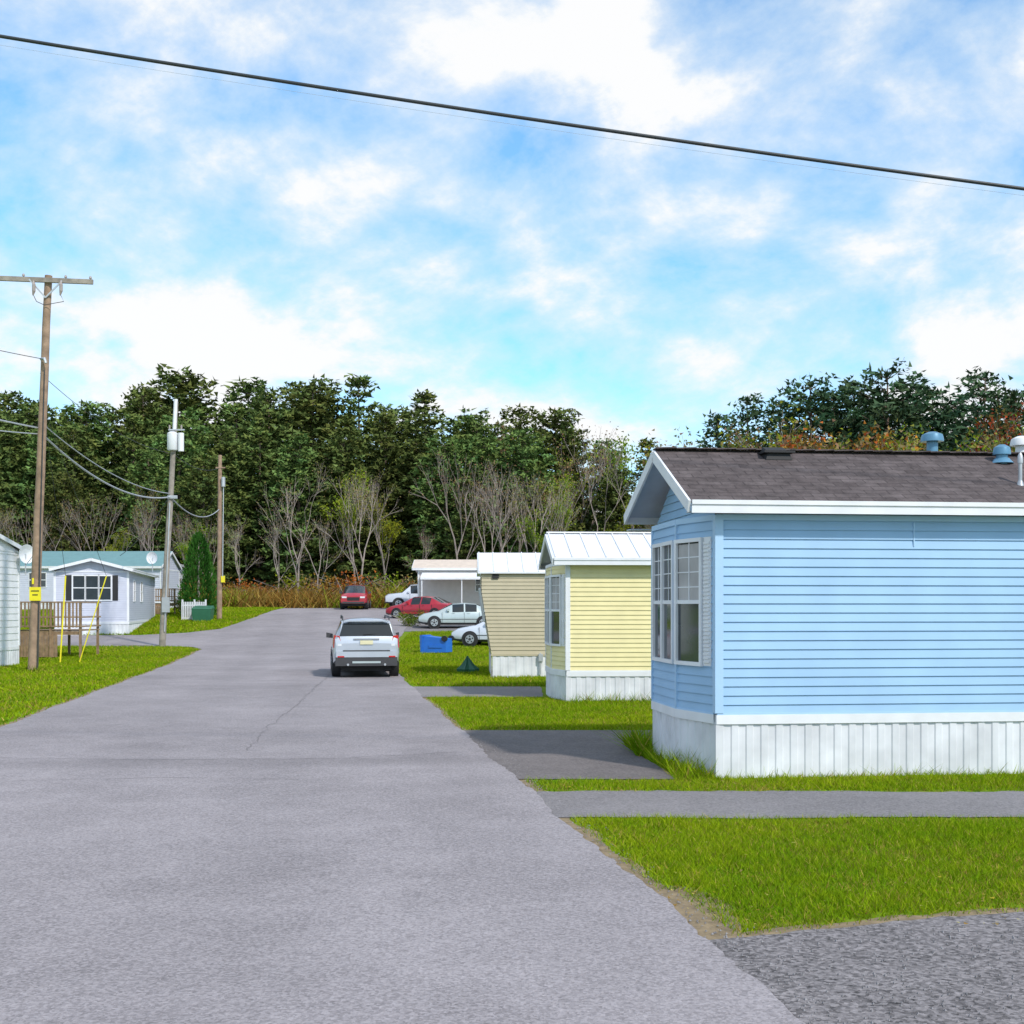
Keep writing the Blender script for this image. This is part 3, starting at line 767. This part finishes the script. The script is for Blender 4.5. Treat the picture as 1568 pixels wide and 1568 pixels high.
def dish(loc, rot):
    m = MB(); n = 16; k = m.mi('white')
    for i, (r_, y) in enumerate(((0.02, .10), (.2, .07), (.36, 0))):
        for j in range(n): t = 2*math.pi*j/n; m.v.append((r_*math.cos(t), y, r_*math.sin(t)+.8))
    for i in range(2):
        for j in range(n): m.f.append((i*n+j, i*n+(j+1) % n, (i+1)*n+(j+1) % n, (i+1)*n+j)); m.m.append(k)
    m.tube([(0, .08, 0), (0, .08, .8)], .025, 'metal', 6); m.tube([(0, .0, .45), (0, -.35, .75)], .015, 'metal', 5)
    m.build('satellite_dish', loc=loc, rot=rot)
dish((-17.9, 45.8, 3.3), rad(60)); dish((-20.9, 72, 4.2), rad(-15))

# ------------------------------------------------------------------ cars
def car(name, loc, heading, kind, key, rear_detail=True):
    e = empty(name, loc, heading)
    if kind == 'suv':
        W = 1.0; wr = .38; wx = (-1.45, 1.5)
        S = [(-2.50, .46, .86, .72, .90, .98, .90, 1.02, .80, 1.04, 0, 0), (-2.46, .42, .93, .74, .96, 1.16, .93, 1.22, .80, 1.24, 0, 0),
             (-2.24, .36, .97, .74, 1.0, 1.18, .96, 1.60, .74, 1.67, 0, 0), (-2.08, .34, .98, .74, 1.0, 1.17, .965, 1.67, .73, 1.755, 1, 0),
             (-1.30, .32, .98, .74, 1.0, 1.15, .965, 1.70, .74, 1.79, 0, 0), (-1.18, .32, .98, .74, 1.0, 1.14, .965, 1.70, .74, 1.79, 1, 0),
             (-.25, .32, .98, .74, 1.0, 1.12, .965, 1.70, .74, 1.79, 0, 0), (-.14, .32, .98, .74, 1.0, 1.12, .965, 1.70, .74, 1.79, 1, 0),
             (.62, .32, .98, .74, 1.0, 1.10, .965, 1.66, .73, 1.75, 0, 1), (1.45, .32, .98, .74, 1.0, 1.04, .95, 1.12, .80, 1.17, 0, 0),
             (2.25, .34, .96, .72, .98, .92, .93, 1.00, .75, 1.05, 0, 0), (2.46, .38, .88, .68, .90, .84, .84, .88, .65, .90, 0, 0)]
    elif kind == 'sedan':
        W = .9; wr = .33; wx = (-1.35, 1.4)
        S = [(-2.3, .38, .74, .55, .80, .78, .76, .82, .62, .84, 0, 0), (-2.2, .28, .84, .58, .88, .90, .82, .96, .66, .98, 0, 0),
             (-1.75, .24, .87, .58, .90, .93, .85, 1.00, .68, 1.02, 0, 1), (-1.0, .22, .88, .58, .90, .93, .86, 1.33, .60, 1.40, 1, 0),
             (-.35, .22, .88, .58, .90, .92, .86, 1.38, .60, 1.45, 0, 0), (-.27, .22, .88, .58, .90, .92, .86, 1.38, .60, 1.45, 1, 0),
             (.38, .22, .88, .58, .90, .90, .86, 1.34, .60, 1.41, 0, 1), (1.22, .22, .88, .58, .90, .86, .84, .94, .70, .98, 0, 0),
             (2.0, .24, .85, .55, .87, .74, .80, .80, .62, .84, 0, 0), (2.28, .30, .72, .5, .74, .62, .70, .66, .5, .68, 0, 0)]
    else:
        W = 1.0; wr = .4; wx = (-1.75, 1.75)
        S = [(-2.75, .5, .9, .75, .95, 1.10, .95, 1.14, .93, 1.14, 0, 0), (-2.65, .45, .95, .75, .98, 1.14, .96, 1.18, .93, 1.18, 0, 0),
             (-.62, .4, .95, .75, .98, 1.14, .96, 1.18, .93, 1.18, 0, 0), (-.60, .4, .97, .75, 1.0, 1.14, .97, 1.76, .74, 1.84, 0, 0),
             (-.45, .4, .97, .75, 1.0, 1.14, .97, 1.77, .74, 1.86, 1, 0), (.25, .4, .97, .75, 1.0, 1.14, .97, 1.77, .74, 1.86, 0, 0),
             (.33, .4, .97, .75, 1.0, 1.14, .97, 1.77, .74, 1.86, 1, 0), (.85, .4, .97, .75, 1.0, 1.14, .97, 1.72, .74, 1.80, 0, 1),
             (1.5, .4, .97, .75, 1.0, 1.10, .96, 1.18, .84, 1.23, 0, 0), (2.45, .42, .96, .75, .99, 1.02, .94, 1.08, .8, 1.13, 0, 0), (2.7, .45, .9, .7, .93, .9, .88, .95, .7, .98, 0, 0)]
    m = MB(); kb = m.mi(key); kg = m.mi('cglass'); kt = m.mi('trim_grey')
    nr = 13
    def ring(s):
        x, zs_, wl, zm, wm, zb, wb, zte, wt, ztc = s[:10]
        h = [(wl*.9, zs_), (wl, zs_+.1), (wm, zm), (wb, zb), (wt, zte), (wt*.62, zte+(ztc-zte)*.75)]
        return [(x, a, z) for a, z in h]+[(x, 0, ztc)]+[(x, -a, z) for a, z in reversed(h)]
    for s in S: m.v += ring(s)
    for i in range(len(S)-1):
        sg, tg = S[i][10], S[i][11]
        for j in range(nr-1):
            a = i*nr+j; k = kb
            if j in (0, 11): k = kt
            if sg and j in (3, 8): k = kg
            if tg and 4 <= j <= 7: k = kg
            m.f.append((a, a+1, a+nr+1, a+nr)); m.m.append(k)
        m.f.append((i*nr+nr-1, i*nr, (i+1)*nr, (i+1)*nr+nr-1)); m.m.append(kt)
    m.f.append(tuple(range(nr))); m.m.append(kb); b = (len(S)-1)*nr; m.f.append(tuple(b+j for j in range(nr-1, -1, -1))); m.m.append(kb)
    m.build('body', e, 32)
    w = MB()
    for x in wx:
        for sd in (1, -1):
            o = sd*W
            w.tube([(x, o-.25*sd, wr+.0), (x, o+.004*sd, wr)], wr+.055, 'dark', 28)
            w.tube([(x, o-.22*sd, wr), (x, o-.0*sd, wr), (x, o+.018*sd, wr)], [wr, wr, wr*.93], 'tyre', 28)
            w.tube([(x, o-.1*sd, wr), (x, o+.024*sd, wr)], wr*.62, 'hub', 20)
            w.tube([(x, o-.1*sd, wr), (x, o+.028*sd, wr)], wr*.2, 'trim_grey', 12)
            for q in range(5):
                t = 2*math.pi*q/5+.3; c1 = Vector((x+math.cos(t)*wr*.42, o+.026*sd, wr+math.sin(t)*wr*.42))
                w.tube([c1-Vector((0, .01*sd, 0)), c1+Vector((0, .002*sd, 0))], wr*.12, 'tyre', 8)
    w.build('wheels', e, 40)
    d = MB()
    xb, xf = S[0][0], S[-1][0]
    d.box(xb+.35, xf-.35, -W*.75, W*.75, .2, .5, 'dark')
    if kind == 'suv':
        a = Vector((-2.455, 0, 1.25)); b = Vector((-2.255, 0, 1.625)); nrm = Vector((-.865, 0, .5))*.012
        d.hexa([a+Vector((0, -.80, 0)), a+Vector((0, .80, 0)), b+Vector((0, .69, 0)), b+Vector((0, -.69, 0)),
                a+Vector((0, -.80, 0))+nrm, a+Vector((0, .80, 0))+nrm, b+Vector((0, .69, 0))+nrm, b+Vector((0, -.69, 0))+nrm], 'cglass')
        d.beam((-2.26, -.66, 1.70), (-2.26, .66, 1.70), .20, .035, key)
        d.beam((-2.48, .1, 1.30), (-2.41, -.45, 1.32), .015, .015, 'dark')
        for sd in (1, -1):
            d.hexa([(-2.50, sd*.72, .90), (-2.40, sd*.985, .90), (-2.2, sd*1.0, 1.0), (-2.3, sd*.72, 1.0), (-2.475, sd*.80, 1.26), (-2.38, sd*.955, 1.27), (-2.15, sd*.975, 1.28), (-2.3, sd*.80, 1.27)], 'tail')
            d.box(-2.505, -2.46, sd*.80-.06, sd*.80+.06, .955, 1.02, 'head')
            d.tube([(-2.0, sd*.70, 1.745), (-1.9, sd*.70, 1.83), (.3, sd*.70, 1.85), (.45, sd*.70, 1.76)], .022, 'trim_grey', 8)
            d.hexa([(.60, sd*.96, 1.12), (.72, sd*.96, 1.12), (.72, sd*1.17, 1.14), (.58, sd*1.17, 1.14), (.60, sd*.96, 1.26), (.72, sd*.96, 1.26), (.70, sd*1.17, 1.30), (.58, sd*1.17, 1.30)], 'trim_grey')
            d.tube([(-2.58, sd*.55, .40), (-2.35, sd*.55, .40)], .035, 'metal', 10)
            d.box(2.38, 2.475, sd*.66-.17, sd*.66+.17, .78, .90, 'head')
        d.box(-2.53, -2.45, -.19, .19, 1.00, 1.12, 'plate'); d.box(-2.52, -2.44, -.38, .38, 1.15, 1.185, 'metal')
        d.box(-2.56, -2.2, -.90, .90, .62, .80, key)
        d.box(-2.545, -2.2, -.92, .92, .36, .615, 'trim_grey')
        d.box(-2.565, -2.5, -.42, .42, .44, .50, 'silver'); d.box(-2.562, -2.5, -.86, -.66, .62, .66, 'tail'); d.box(-2.562, -2.5, .66, .86, .62, .66, 'tail')
        d.box(-2.565, -2.54, -.7, .7, .795, .83, 'trim_grey')
        d.box(2.42, 2.49, -.45, .45, .60, .84, 'dark'); d.box(2.44, 2.50, -.8, .8, .4, .52, 'trim_grey')
    else:
        hz = S[-1][5]; rz = S[0][5]
        for sd in (1, -1):
            wd = S[-1][6]
            d.hexa([(xf-.24, sd*(wd+.02), hz-.12), (xf+.012, sd*(wd-.10), hz-.12), (xf+.012, sd*(wd-.35), hz-.10), (xf-.24, sd*(wd-.35), hz-.1),
                    (xf-.30, sd*(wd+.04), hz+.02), (xf-.02, sd*(wd-.08), hz-.0), (xf-.02, sd*(wd-.35), hz+.0), (xf-.24, sd*(wd-.35), hz+.0)], 'head')
            d.box(xb-.012, xb+.1, sd*.62-.14, sd*.62+.14, rz-.18, rz-.04, 'tail')
            mx = .55 if kind == 'sedan' else .95
            d.box(mx, mx+.14, sd*(W-.05)-.1, sd*(W-.05)+.1, S[3][5]+.04, S[3][5]+.17, key)
            d.box(-1.2, 1.1, sd*W-.008, sd*W+.008, .50, .53, 'trim_grey')
            for hx in (-.6, .25): d.box(hx, hx+.16, sd*(W-.02)-.015, sd*(W-.02)+.012, S[3][5]-.1, S[3][5]-.07, key)
            for px in (-.3, .95 if kind == 'sedan' else .9, -1.15): d.box(px, px+.012, sd*(W*.985)-.006, sd*(W*1.0)+.004, .3, S[3][5]-.02, 'dark')
        d.box(xf-.1, xf+.02, -.4, .4, hz-.3, hz-.12, 'dark'); d.box(xb-.02, xb+.1, -.2, .2, rz-.2, rz-.09, 'plate')
        if kind == 'pickup': d.box(-2.55, -.75, -.8, .8, 1.15, 1.186, 'dark')
    d.build('details', e, 40)
    return e
hd = math.pi/2+.155
car('silver_suv', (-4.74, 39.6, 0.020), hd, 'suv', 'silver_blue')
car('red_suv', (-11.7, 93, zt(93)+.02), -math.pi/2+.05, 'suv', 'red')
car('silver_sedan', (-3.05, 71, zt(70.5)+.01), math.pi+rad(4), 'sedan', 'silver')
car('white_sedan', (-.48, 58.5, zt(58.5)), math.pi-rad(6), 'sedan', 'wpaint')
car('red_sedan', (-5.7, 79, zt(78.6)), math.pi-rad(25), 'sedan', 'red')
car('pickup_truck', (-6.8, 93, zt(93)), math.pi+rad(8), 'pickup', 'wpaint')

# ------------------------------------------------------------------ vegetation
def tri(T, c, d, ln, w, col, key):
    d = d.normalized(); p = d.cross(Vector((R.gauss(0, 1), R.gauss(0, 1), R.gauss(0, 1)))).normalized()*w
    b = len(T.v)
    T.v += [tuple(c-p*.6), tuple(c+d*ln), tuple(c+p*.6)]
    T.c += [(*col, 1)]*3
    T.f.append((b, b+1, b+2)); T.m.append(T.mi(key))
def ttube(T, pts, rr, n=5, key='bark', col=(1, 1, 1)):
    b = len(T.v); T.tube(pts, rr, key, n, False); T.c += [(*col, 1)]*(len(T.v)-b)
def pine(H, Rm, seed, t0=.2, dens=1.0, key='needles', tl=.46, tw=.24, per=11, shape=.75, droop=.1, gap=(.5, .8), low=.6):
    R.seed(seed); T = MB()
    lean = R.uniform(-.3, .3)
    ttube(T, [(0, 0, -.3), (lean*.3, 0, H*.4), (lean, 0, H*.97)], [H*.012, H*.009, .03], 6, 'bark', (.6, .52, .48))
    z = H*t0
    while z < H*.985:
        t = (z/H-t0)/(1-t0)
        prof = (1-t)**shape*(low+(1-low)*min(1, t*3+.1))
        nb = R.choice((4, 5, 6)) if t < .85 else 4
        a0 = R.uniform(0, 6.28)
        for b in range(nb):
            if R.random() > dens*.97: continue
            a = a0+b*6.283/nb+R.uniform(-.3, .3)
            ln = Rm*prof*R.uniform(.65, 1.15)+.3
            up = .12+.55*t+R.uniform(-.1, .15)-droop
            dr_ = Vector((math.cos(a), math.sin(a), up))
            o = Vector((lean*z/H, 0, z))
            end = o+dr_*ln*.9
            ttube(T, [o, end], [.04, .010], 3, 'bark', (.5, .45, .4))
            nt = max(2, int(ln/.5))
            br = R.uniform(.75, 1.25)
            for i in range(nt):
                f = (i+1)/nt
                if f < .25 and ln > 1.5: continue
                for side in (-1, 1) if ln > 1.2 else (0,):
                    sp = side*(1-f*.6)*ln*.25
                    c = o+dr_*ln*f+Vector((-math.sin(a)*sp, math.cos(a)*sp, R.uniform(-.12, .15)))
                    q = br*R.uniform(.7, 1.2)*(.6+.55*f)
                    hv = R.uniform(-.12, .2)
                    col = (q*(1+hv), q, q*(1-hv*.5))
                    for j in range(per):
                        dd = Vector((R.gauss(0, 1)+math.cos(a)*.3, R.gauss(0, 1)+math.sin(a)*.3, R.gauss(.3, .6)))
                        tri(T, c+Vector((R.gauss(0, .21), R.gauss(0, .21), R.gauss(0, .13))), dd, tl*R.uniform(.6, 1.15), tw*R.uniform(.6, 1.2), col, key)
        z += R.uniform(*gap)
    for j in range(16): tri(T, Vector((lean, 0, H*.96)), Vector((R.gauss(0, .5), R.gauss(0, .5), 1)), .5, .14, (1, 1, 1), key)
    return T
def decid(H, seed, leafcol=None, leafn=0, ls=.22, spread=.55):
    R.seed(seed); T = MB(); tips = []
    def br(p, d, ln, r, dep):
        q = p+d*ln; mid = p+d*ln*.5+Vector((R.uniform(-1, 1), R.uniform(-1, 1), 0))*ln*.05
        ttube(T, [p, mid, q], [r, r*.8, r*.6], 5 if dep < 2 else 3, 'bark', (R.uniform(.85, 1.1),)*3)
        if dep >= 2: tips.append((mid, d))
        if dep == 5: tips.append((q, d)); return
        n = R.choice((2, 3)) if dep < 4 else 3
        for i in range(n):
            v = Vector((R.gauss(0, 1), R.gauss(0, 1), R.gauss(.25, .5))).normalized()
            nd = (d*(1.0 if i else 1.6)+v*spread*1.2).normalized(); nd.z = max(nd.z, .05); nd.normalize()
            br(q if i < 2 else mid, nd, ln*R.uniform(.62, .86), r*R.uniform(.5, .68), dep+1)
    br(Vector((0, 0, -.2)), Vector((R.uniform(-.08, .08), R.uniform(-.08, .08), 1)), H*.30, H*.011, 0)
    if leafcol:
        for (p, d) in tips:
            q = R.uniform(.65, 1.2); lc = R.choice(leafcol); col = tuple(q*x for x in lc)
            for j in range(leafn):
                tri(T, p+Vector((R.gauss(0, .3), R.gauss(0, .3), R.gauss(0, .25))), Vector((R.gauss(0, 1), R.gauss(0, 1), R.gauss(0, 1))), ls*R.uniform(.7, 1.3), ls*.6, col, 'leaves')
    return T
def shrub(seed, w, h, cols, n=900, ls=.16):
    R.seed(seed); T = MB()
    cl = [(R.gauss(0, w*.33), R.gauss(0, w*.33), R.uniform(.15, .95)*h) for _ in range(16)]
    for i in range(7): ttube(T, [(0, 0, 0), (R.gauss(0, w*.2), R.gauss(0, w*.2), h*.5), (R.gauss(0, w*.4), R.gauss(0, w*.4), h*R.uniform(.7, 1))], [.04, .025, .01], 3)
    for c in cl:
        q = R.uniform(.6, 1.2); lc = R.choice(cols)
        for j in range(n//16):
            p = Vector((c[0]+R.gauss(0, w*.15), c[1]+R.gauss(0, w*.15), max(.02, c[2]+R.gauss(0, h*.12))))
            tri(T, p, Vector((R.gauss(0, 1), R.gauss(0, 1), R.gauss(0, 1))), ls*R.uniform(.7, 1.3), ls*.6, tuple(q*x for x in lc), 'leaves')
    return T
HT = {}
def mesh_of(T, name):
    o = T.build(name); me = o.data; bpy.data.objects.remove(o); HT[me.name] = max(v[2] for v in T.v); return me
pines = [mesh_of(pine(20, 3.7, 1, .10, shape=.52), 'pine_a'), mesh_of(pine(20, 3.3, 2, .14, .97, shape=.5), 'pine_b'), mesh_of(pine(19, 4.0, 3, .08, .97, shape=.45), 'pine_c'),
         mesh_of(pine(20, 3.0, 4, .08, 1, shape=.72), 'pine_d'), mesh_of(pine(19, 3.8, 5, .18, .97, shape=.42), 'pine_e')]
TAN = [(.30, .21, .10), (.24, .17, .09), (.28, .25, .10)]
GRN = [(.19, .27, .02), (.15, .23, .025), (.26, .31, .03)]
ORG = [(.46, .21, .03), (.38, .16, .03), (.44, .31, .05)]
OLV = [(.24, .22, .055), (.19, .19, .04)]
bares = [mesh_of(decid(13, 21, TAN, 1, .14), 'bare_a'), mesh_of(decid(14, 22, None, 0), 'bare_b'), mesh_of(decid(12, 23, TAN, 1, .14, .42), 'bare_c'), mesh_of(decid(13, 24, OLV, 2, .18, .4), 'bare_d')]
lgreen = [mesh_of(decid(12, 31, GRN, 8, .24, .4), 'leafy_a'), mesh_of(decid(13, 32, GRN+TAN, 6, .24, .4), 'leafy_b')]
shr = [mesh_of(shrub(41, 3.0, 2.0, TAN+ORG), 'shrub_a'), mesh_of(shrub(42, 2.6, 1.7, GRN+TAN), 'shrub_b'), mesh_of(shrub(43, 3.2, 2.6, [(.2, .12, .06), (.15, .1, .05), (.3, .15, .05)]), 'shrub_c')]
R.seed(77)
forest = empty('distant_forest')
def put(me, x, y, h, name, parent=None, wide=1.0):
    o = bpy.data.objects.new(name, me); COL.objects.link(o); s = h/HT[me.name]
    o.location = (x, y, zt(y)); o.scale = (s*wide, s*wide, s); o.rotation_euler = (0, 0, R.uniform(0, 6.28))
    if parent: o.parent = parent
    return o
BX = [-.6, -.41, -.33, -.25, -.18, -.10, -.05, 0, .05, .10, .17, .25, .45, .8]
BH = [20, 20.7, 20.5, 21.6, 21.0, 20.6, 20.0, 19.4, 18.0, 16.6, 15.3, 15.5, 17, 18]
def hgt(x, y): return float(np.interp(x/y, BX, BH))
i = 0
for row, (Y0, sc, st) in enumerate(((108, .70, 4.4), (114, .88, 3.8), (121, 1.0, 4.0), (130, 1.03, 5.2))):
    x = -66
    while x < 68:
        y = Y0+R.uniform(-2.2, 2.2)
        h = hgt(x, y)*sc*R.uniform(.88, 1.05)*((y+4)/122)
        me = R.choice(pines)
        if row == 0 and R.random() < .35: x += st; continue
        if .0 < x/y < .16 and row < 3 and R.random() < .6: me = R.choice(bares+bares+lgreen); h *= 1.04
        if row in (1, 2) and R.random() < .06: me = R.choice(lgreen)
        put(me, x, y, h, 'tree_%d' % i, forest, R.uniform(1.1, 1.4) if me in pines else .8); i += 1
        x += st*R.uniform(.7, 1.3)
x = -50
while x < 50:
    y = R.uniform(101.5, 105.5); me = R.choice(bares+bares+bares+lgreen[:1])
    put(me, x, y, R.uniform(7, 12.5)*(1.15 if x > -5 else 1), 'tree_%d' % i, forest, R.uniform(.65, .9)); i += 1; x += R.uniform(1.6, 3.8)
x = -50
while x < 45:
    put(R.choice(shr), x, R.uniform(99.5, 106), R.uniform(1.5, 3.2), 'undergrowth_%d' % i, forest); i += 1; x += R.uniform(.9, 1.9)
for x, y, s in ((-13.2, 106, 12.5), (-11.2, 107, 10), (-27, 104, 7.5), (2.5, 104, 8), (-33, 104, 7), (8, 104, 9), (5, 106, 12)): put(lgreen[0], x, y, s, 'tree_%d' % i, forest, .85); i += 1

op = [mesh_of(pine(16, 3.9, 51, .20, .95, 'needles_right', .40, .20, 10, .58, -.02, (.65, .95)), 'open_pine_a'),
      mesh_of(pine(16, 3.2, 52, .16, .95, 'needles_right', .40, .20, 10, .70, -.02, (.6, .9)), 'open_pine_b'),
      mesh_of(pine(16, 2.8, 53, .10, .97, 'needles_right', .40, .20, 10, .85, .1, (.5, .8)), 'spruce_c')]
R.seed(5)
for px, ytop, Y, k in ((1360, 550, 76, 0), (1245, 568, 78, 0), (1500, 562, 74, 1), (1150, 600, 80, 1), (1100, 628, 82, 2), (1430, 585, 80, 0), (1310, 575, 82, 1), (1556, 590, 72, 2), (1195, 605, 84, 1), (1620, 560, 76, 0), (1275, 595, 79, 1), (1395, 578, 84, 1), (1335, 600, 86, 0), (1465, 600, 86, 0), (1530, 595, 84, 1)):
    X = (px-784)/1900*Y; ht = 2.13+(930-ytop)*Y/1900-zt(Y)
    put(op[k], X, Y, ht, 'pine_tree', None, R.uniform(1.0, 1.25))
aut = [mesh_of(decid(9, 61, ORG+TAN+OLV, 7, .17), 'autumn_a'), mesh_of(decid(9, 62, TAN+GRN+OLV, 5, .17), 'autumn_b'), mesh_of(decid(9, 63, [(.40, .16, .03), (.25, .12, .04), (.16, .15, .04)], 7, .17), 'autumn_c')]
R.seed(9)
for px, ytop, Y, k, n in ((1305, 636, 70, 0, 'autumn_tree'), (1230, 615, 72, 1, 'autumn_tree'), (1510, 618, 68, 2, 'autumn_tree'), (1180, 636, 74, 1, 'autumn_tree'), (1420, 645, 70, 1, 'autumn_tree'), (1560, 632, 66, 1, 'autumn_tree'), (1110, 650, 75, 1, 'autumn_tree'), (1270, 642, 69, 0, 'autumn_tree'), (1040, 655, 78, 1, 'autumn_tree'), (1365, 650, 69, 1, 'autumn_tree')):
    X = (px-784)/1900*Y; ht = 2.13+(930-ytop)*Y/1900-zt(Y)
    put(aut[k], X, Y, ht, n)
R.seed(14); T = MB(); H = 5.4
ttube(T, [(0, 0, -.1), (0, 0, H*.9)], [.1, .02], 6)
for i2 in range(5200):
    t = R.random()**1.25; z = .15+t*(H-.2); rr = 1.35*(1-t)**.5*min(1, .75+t)*R.uniform(.6, 1.05)*(1+.08*math.sin(z*4+i2 % 5)); a = R.uniform(0, 6.28)
    q = R.uniform(.55, 1.3)
    tri(T, Vector((rr*math.cos(a), rr*math.sin(a), z)), Vector((math.cos(a)*.5, math.sin(a)*.5, 1+R.gauss(0, .3))), .26*R.uniform(.6, 1.2), .07, (q, q, q), 'thuja')
T.build('arborvitae_tree', loc=(-20.2, 80, zt(80)))
T = shrub(71, 1.1, .85, [(.10, .17, .02), (.2, .24, .03)], 1500, .08); T.build('shrub', loc=(-6.0, 72, zt(72)))
T = shrub(72, 1.4, 1.0, [(.08, .14, .02), (.12, .16, .03)], 1500, .08); T.build('shrub', loc=(-22, 83, zt(83)))

# ------------------------------------------------------------------ world / light
SD = Vector((.60, -.80, 0)).normalized(); EL = rad(43)
sunv = Vector((SD.x*math.cos(EL), SD.y*math.cos(EL), math.sin(EL)))
w = bpy.data.worlds.new('World'); scene.world = w; w.use_nodes = True
nt = w.node_tree; N = nt.nodes; L = nt.links
bg = N['Background']; out = N['World Output']
sky = N.new('ShaderNodeTexSky'); sky.sky_type = 'NISHITA'; sky.sun_disc = False
sky.sun_elevation = EL; sky.sun_rotation = math.atan2(sunv.x, sunv.y)
sky.air_density = 1.0; sky.dust_density = .3; sky.ozone_density = 2.0
tint = N.new('ShaderNodeMix'); tint.data_type = 'RGBA'; tint.blend_type = 'MULTIPLY'; tint.inputs[0].default_value = 1
tint.inputs[7].default_value = (.85, 1.45, 1.68, 1)
L.new(sky.outputs[0], tint.inputs[6])
tc = N.new('ShaderNodeTexCoord'); nrm = N.new('ShaderNodeVectorMath'); nrm.operation = 'NORMALIZE'; L.new(tc.outputs['Generated'], nrm.inputs[0])
sx = N.new('ShaderNodeSeparateXYZ'); L.new(nrm.outputs[0], sx.inputs[0])
zz = math_n(N, L, 'ADD', math_n(N, L, 'MAXIMUM', sx.outputs[2], 0), .45)
cx = math_n(N, L, 'DIVIDE', sx.outputs[0], zz); cy = math_n(N, L, 'DIVIDE', sx.outputs[1], zz)
cb = N.new('ShaderNodeCombineXYZ'); L.new(cx, cb.inputs[0]); L.new(cy, cb.inputs[1]); cb.inputs[2].default_value = 3.7
def wn(scale, det, ro, dist=0, off=(0, 0, 0)):
    mp = N.new('ShaderNodeMapping'); mp.inputs['Location'].default_value = off; mp.inputs['Rotation'].default_value = (0, 0, .6); L.new(cb.outputs[0], mp.inputs[0])
    n = N.new('ShaderNodeTexNoise'); n.inputs['Scale'].default_value = scale; n.inputs['Detail'].default_value = det; n.inputs['Roughness'].default_value = ro; n.inputs['Distortion'].default_value = dist
    L.new(mp.outputs[0], n.inputs['Vector']); return n.outputs['Fac']
n1 = wn(4.6, 8, .60, .12, (3.2, 2.3, 0))
s = n1
for (dx, dz, rr, amt) in ((-.42, .43, .13, -.10), (-.27, .335, .07, -.05), (-.03, .19, .10, -.06), (-.24, .25, .14, .09), (-.38, .20, .12, .07), (.40, .22, .12, .08), (.08, .42, .10, .07), (.22, .20, .10, -.04), (.30, .42, .10, -.03), (.05, .24, .06, .05)):
    v0 = Vector((dx, 1, dz)).normalized()
    ds = N.new('ShaderNodeVectorMath'); ds.operation = 'DISTANCE'; L.new(nrm.outputs[0], ds.inputs[0]); ds.inputs[1].default_value = v0
    mr = N.new('ShaderNodeMapRange'); mr.interpolation_type = 'SMOOTHSTEP'; mr.inputs[1].default_value = 0; mr.inputs[2].default_value = rr; mr.inputs[3].default_value = amt; mr.inputs[4].default_value = 0
    L.new(ds.outputs['Value'], mr.inputs[0]); s = math_n(N, L, 'ADD', s, mr.outputs[0])
hz = N.new('ShaderNodeMapRange'); hz.inputs[1].default_value = 0; hz.inputs[2].default_value = .35; hz.inputs[3].default_value = .06; hz.inputs[4].default_value = 0
L.new(sx.outputs[2], hz.inputs[0]); s = math_n(N, L, 'ADD', s, hz.outputs[0])
cr = ramp(N, [(.36, (.08,)*3), (.46, (.44,)*3), (.535, (.68,)*3), (.60, (.98,)*3)]); L.new(s, cr.inputs[0])
cc = ramp(N, [(.48, (.80, .91, .99)), (.62, (1.0, 1.0, 1.0))]); L.new(s, cc.inputs[0])
bg.inputs['Strength'].default_value = .15
L.new(tint.outputs[2], bg.inputs[0])
bg2 = N.new('ShaderNodeBackground'); bg2.inputs['Strength'].default_value = 1.0; L.new(cc.outputs[0], bg2.inputs[0])
mx = N.new('ShaderNodeMixShader'); L.new(cr.outputs[0], mx.inputs[0]); L.new(bg.outputs[0], mx.inputs[1]); L.new(bg2.outputs[0], mx.inputs[2]); L.new(mx.outputs[0], out.inputs[0])
sl_ = bpy.data.lights.new('sun', 'SUN'); sl_.energy = 3.4; sl_.angle = rad(2.5); sl_.color = (1, .94, .86)
so = bpy.data.objects.new('sun', sl_); COL.objects.link(so); so.rotation_euler = sunv.to_track_quat('Z', 'Y').to_euler()

cam = bpy.data.cameras.new('camera'); cam.sensor_width = 36; cam.lens = 36*1900/1568; cam.shift_y = 146/1568; cam.clip_end = 5000; cam.clip_start = .1
co = bpy.data.objects.new('camera', cam); COL.objects.link(co); co.location = (0, 0, 2.13); co.rotation_euler = (rad(90), 0, 0)
scene.camera = co
scene.view_settings.view_transform = 'Standard'; scene.view_settings.look = 'None'; scene.view_settings.exposure = 0; scene.view_settings.gamma = 1
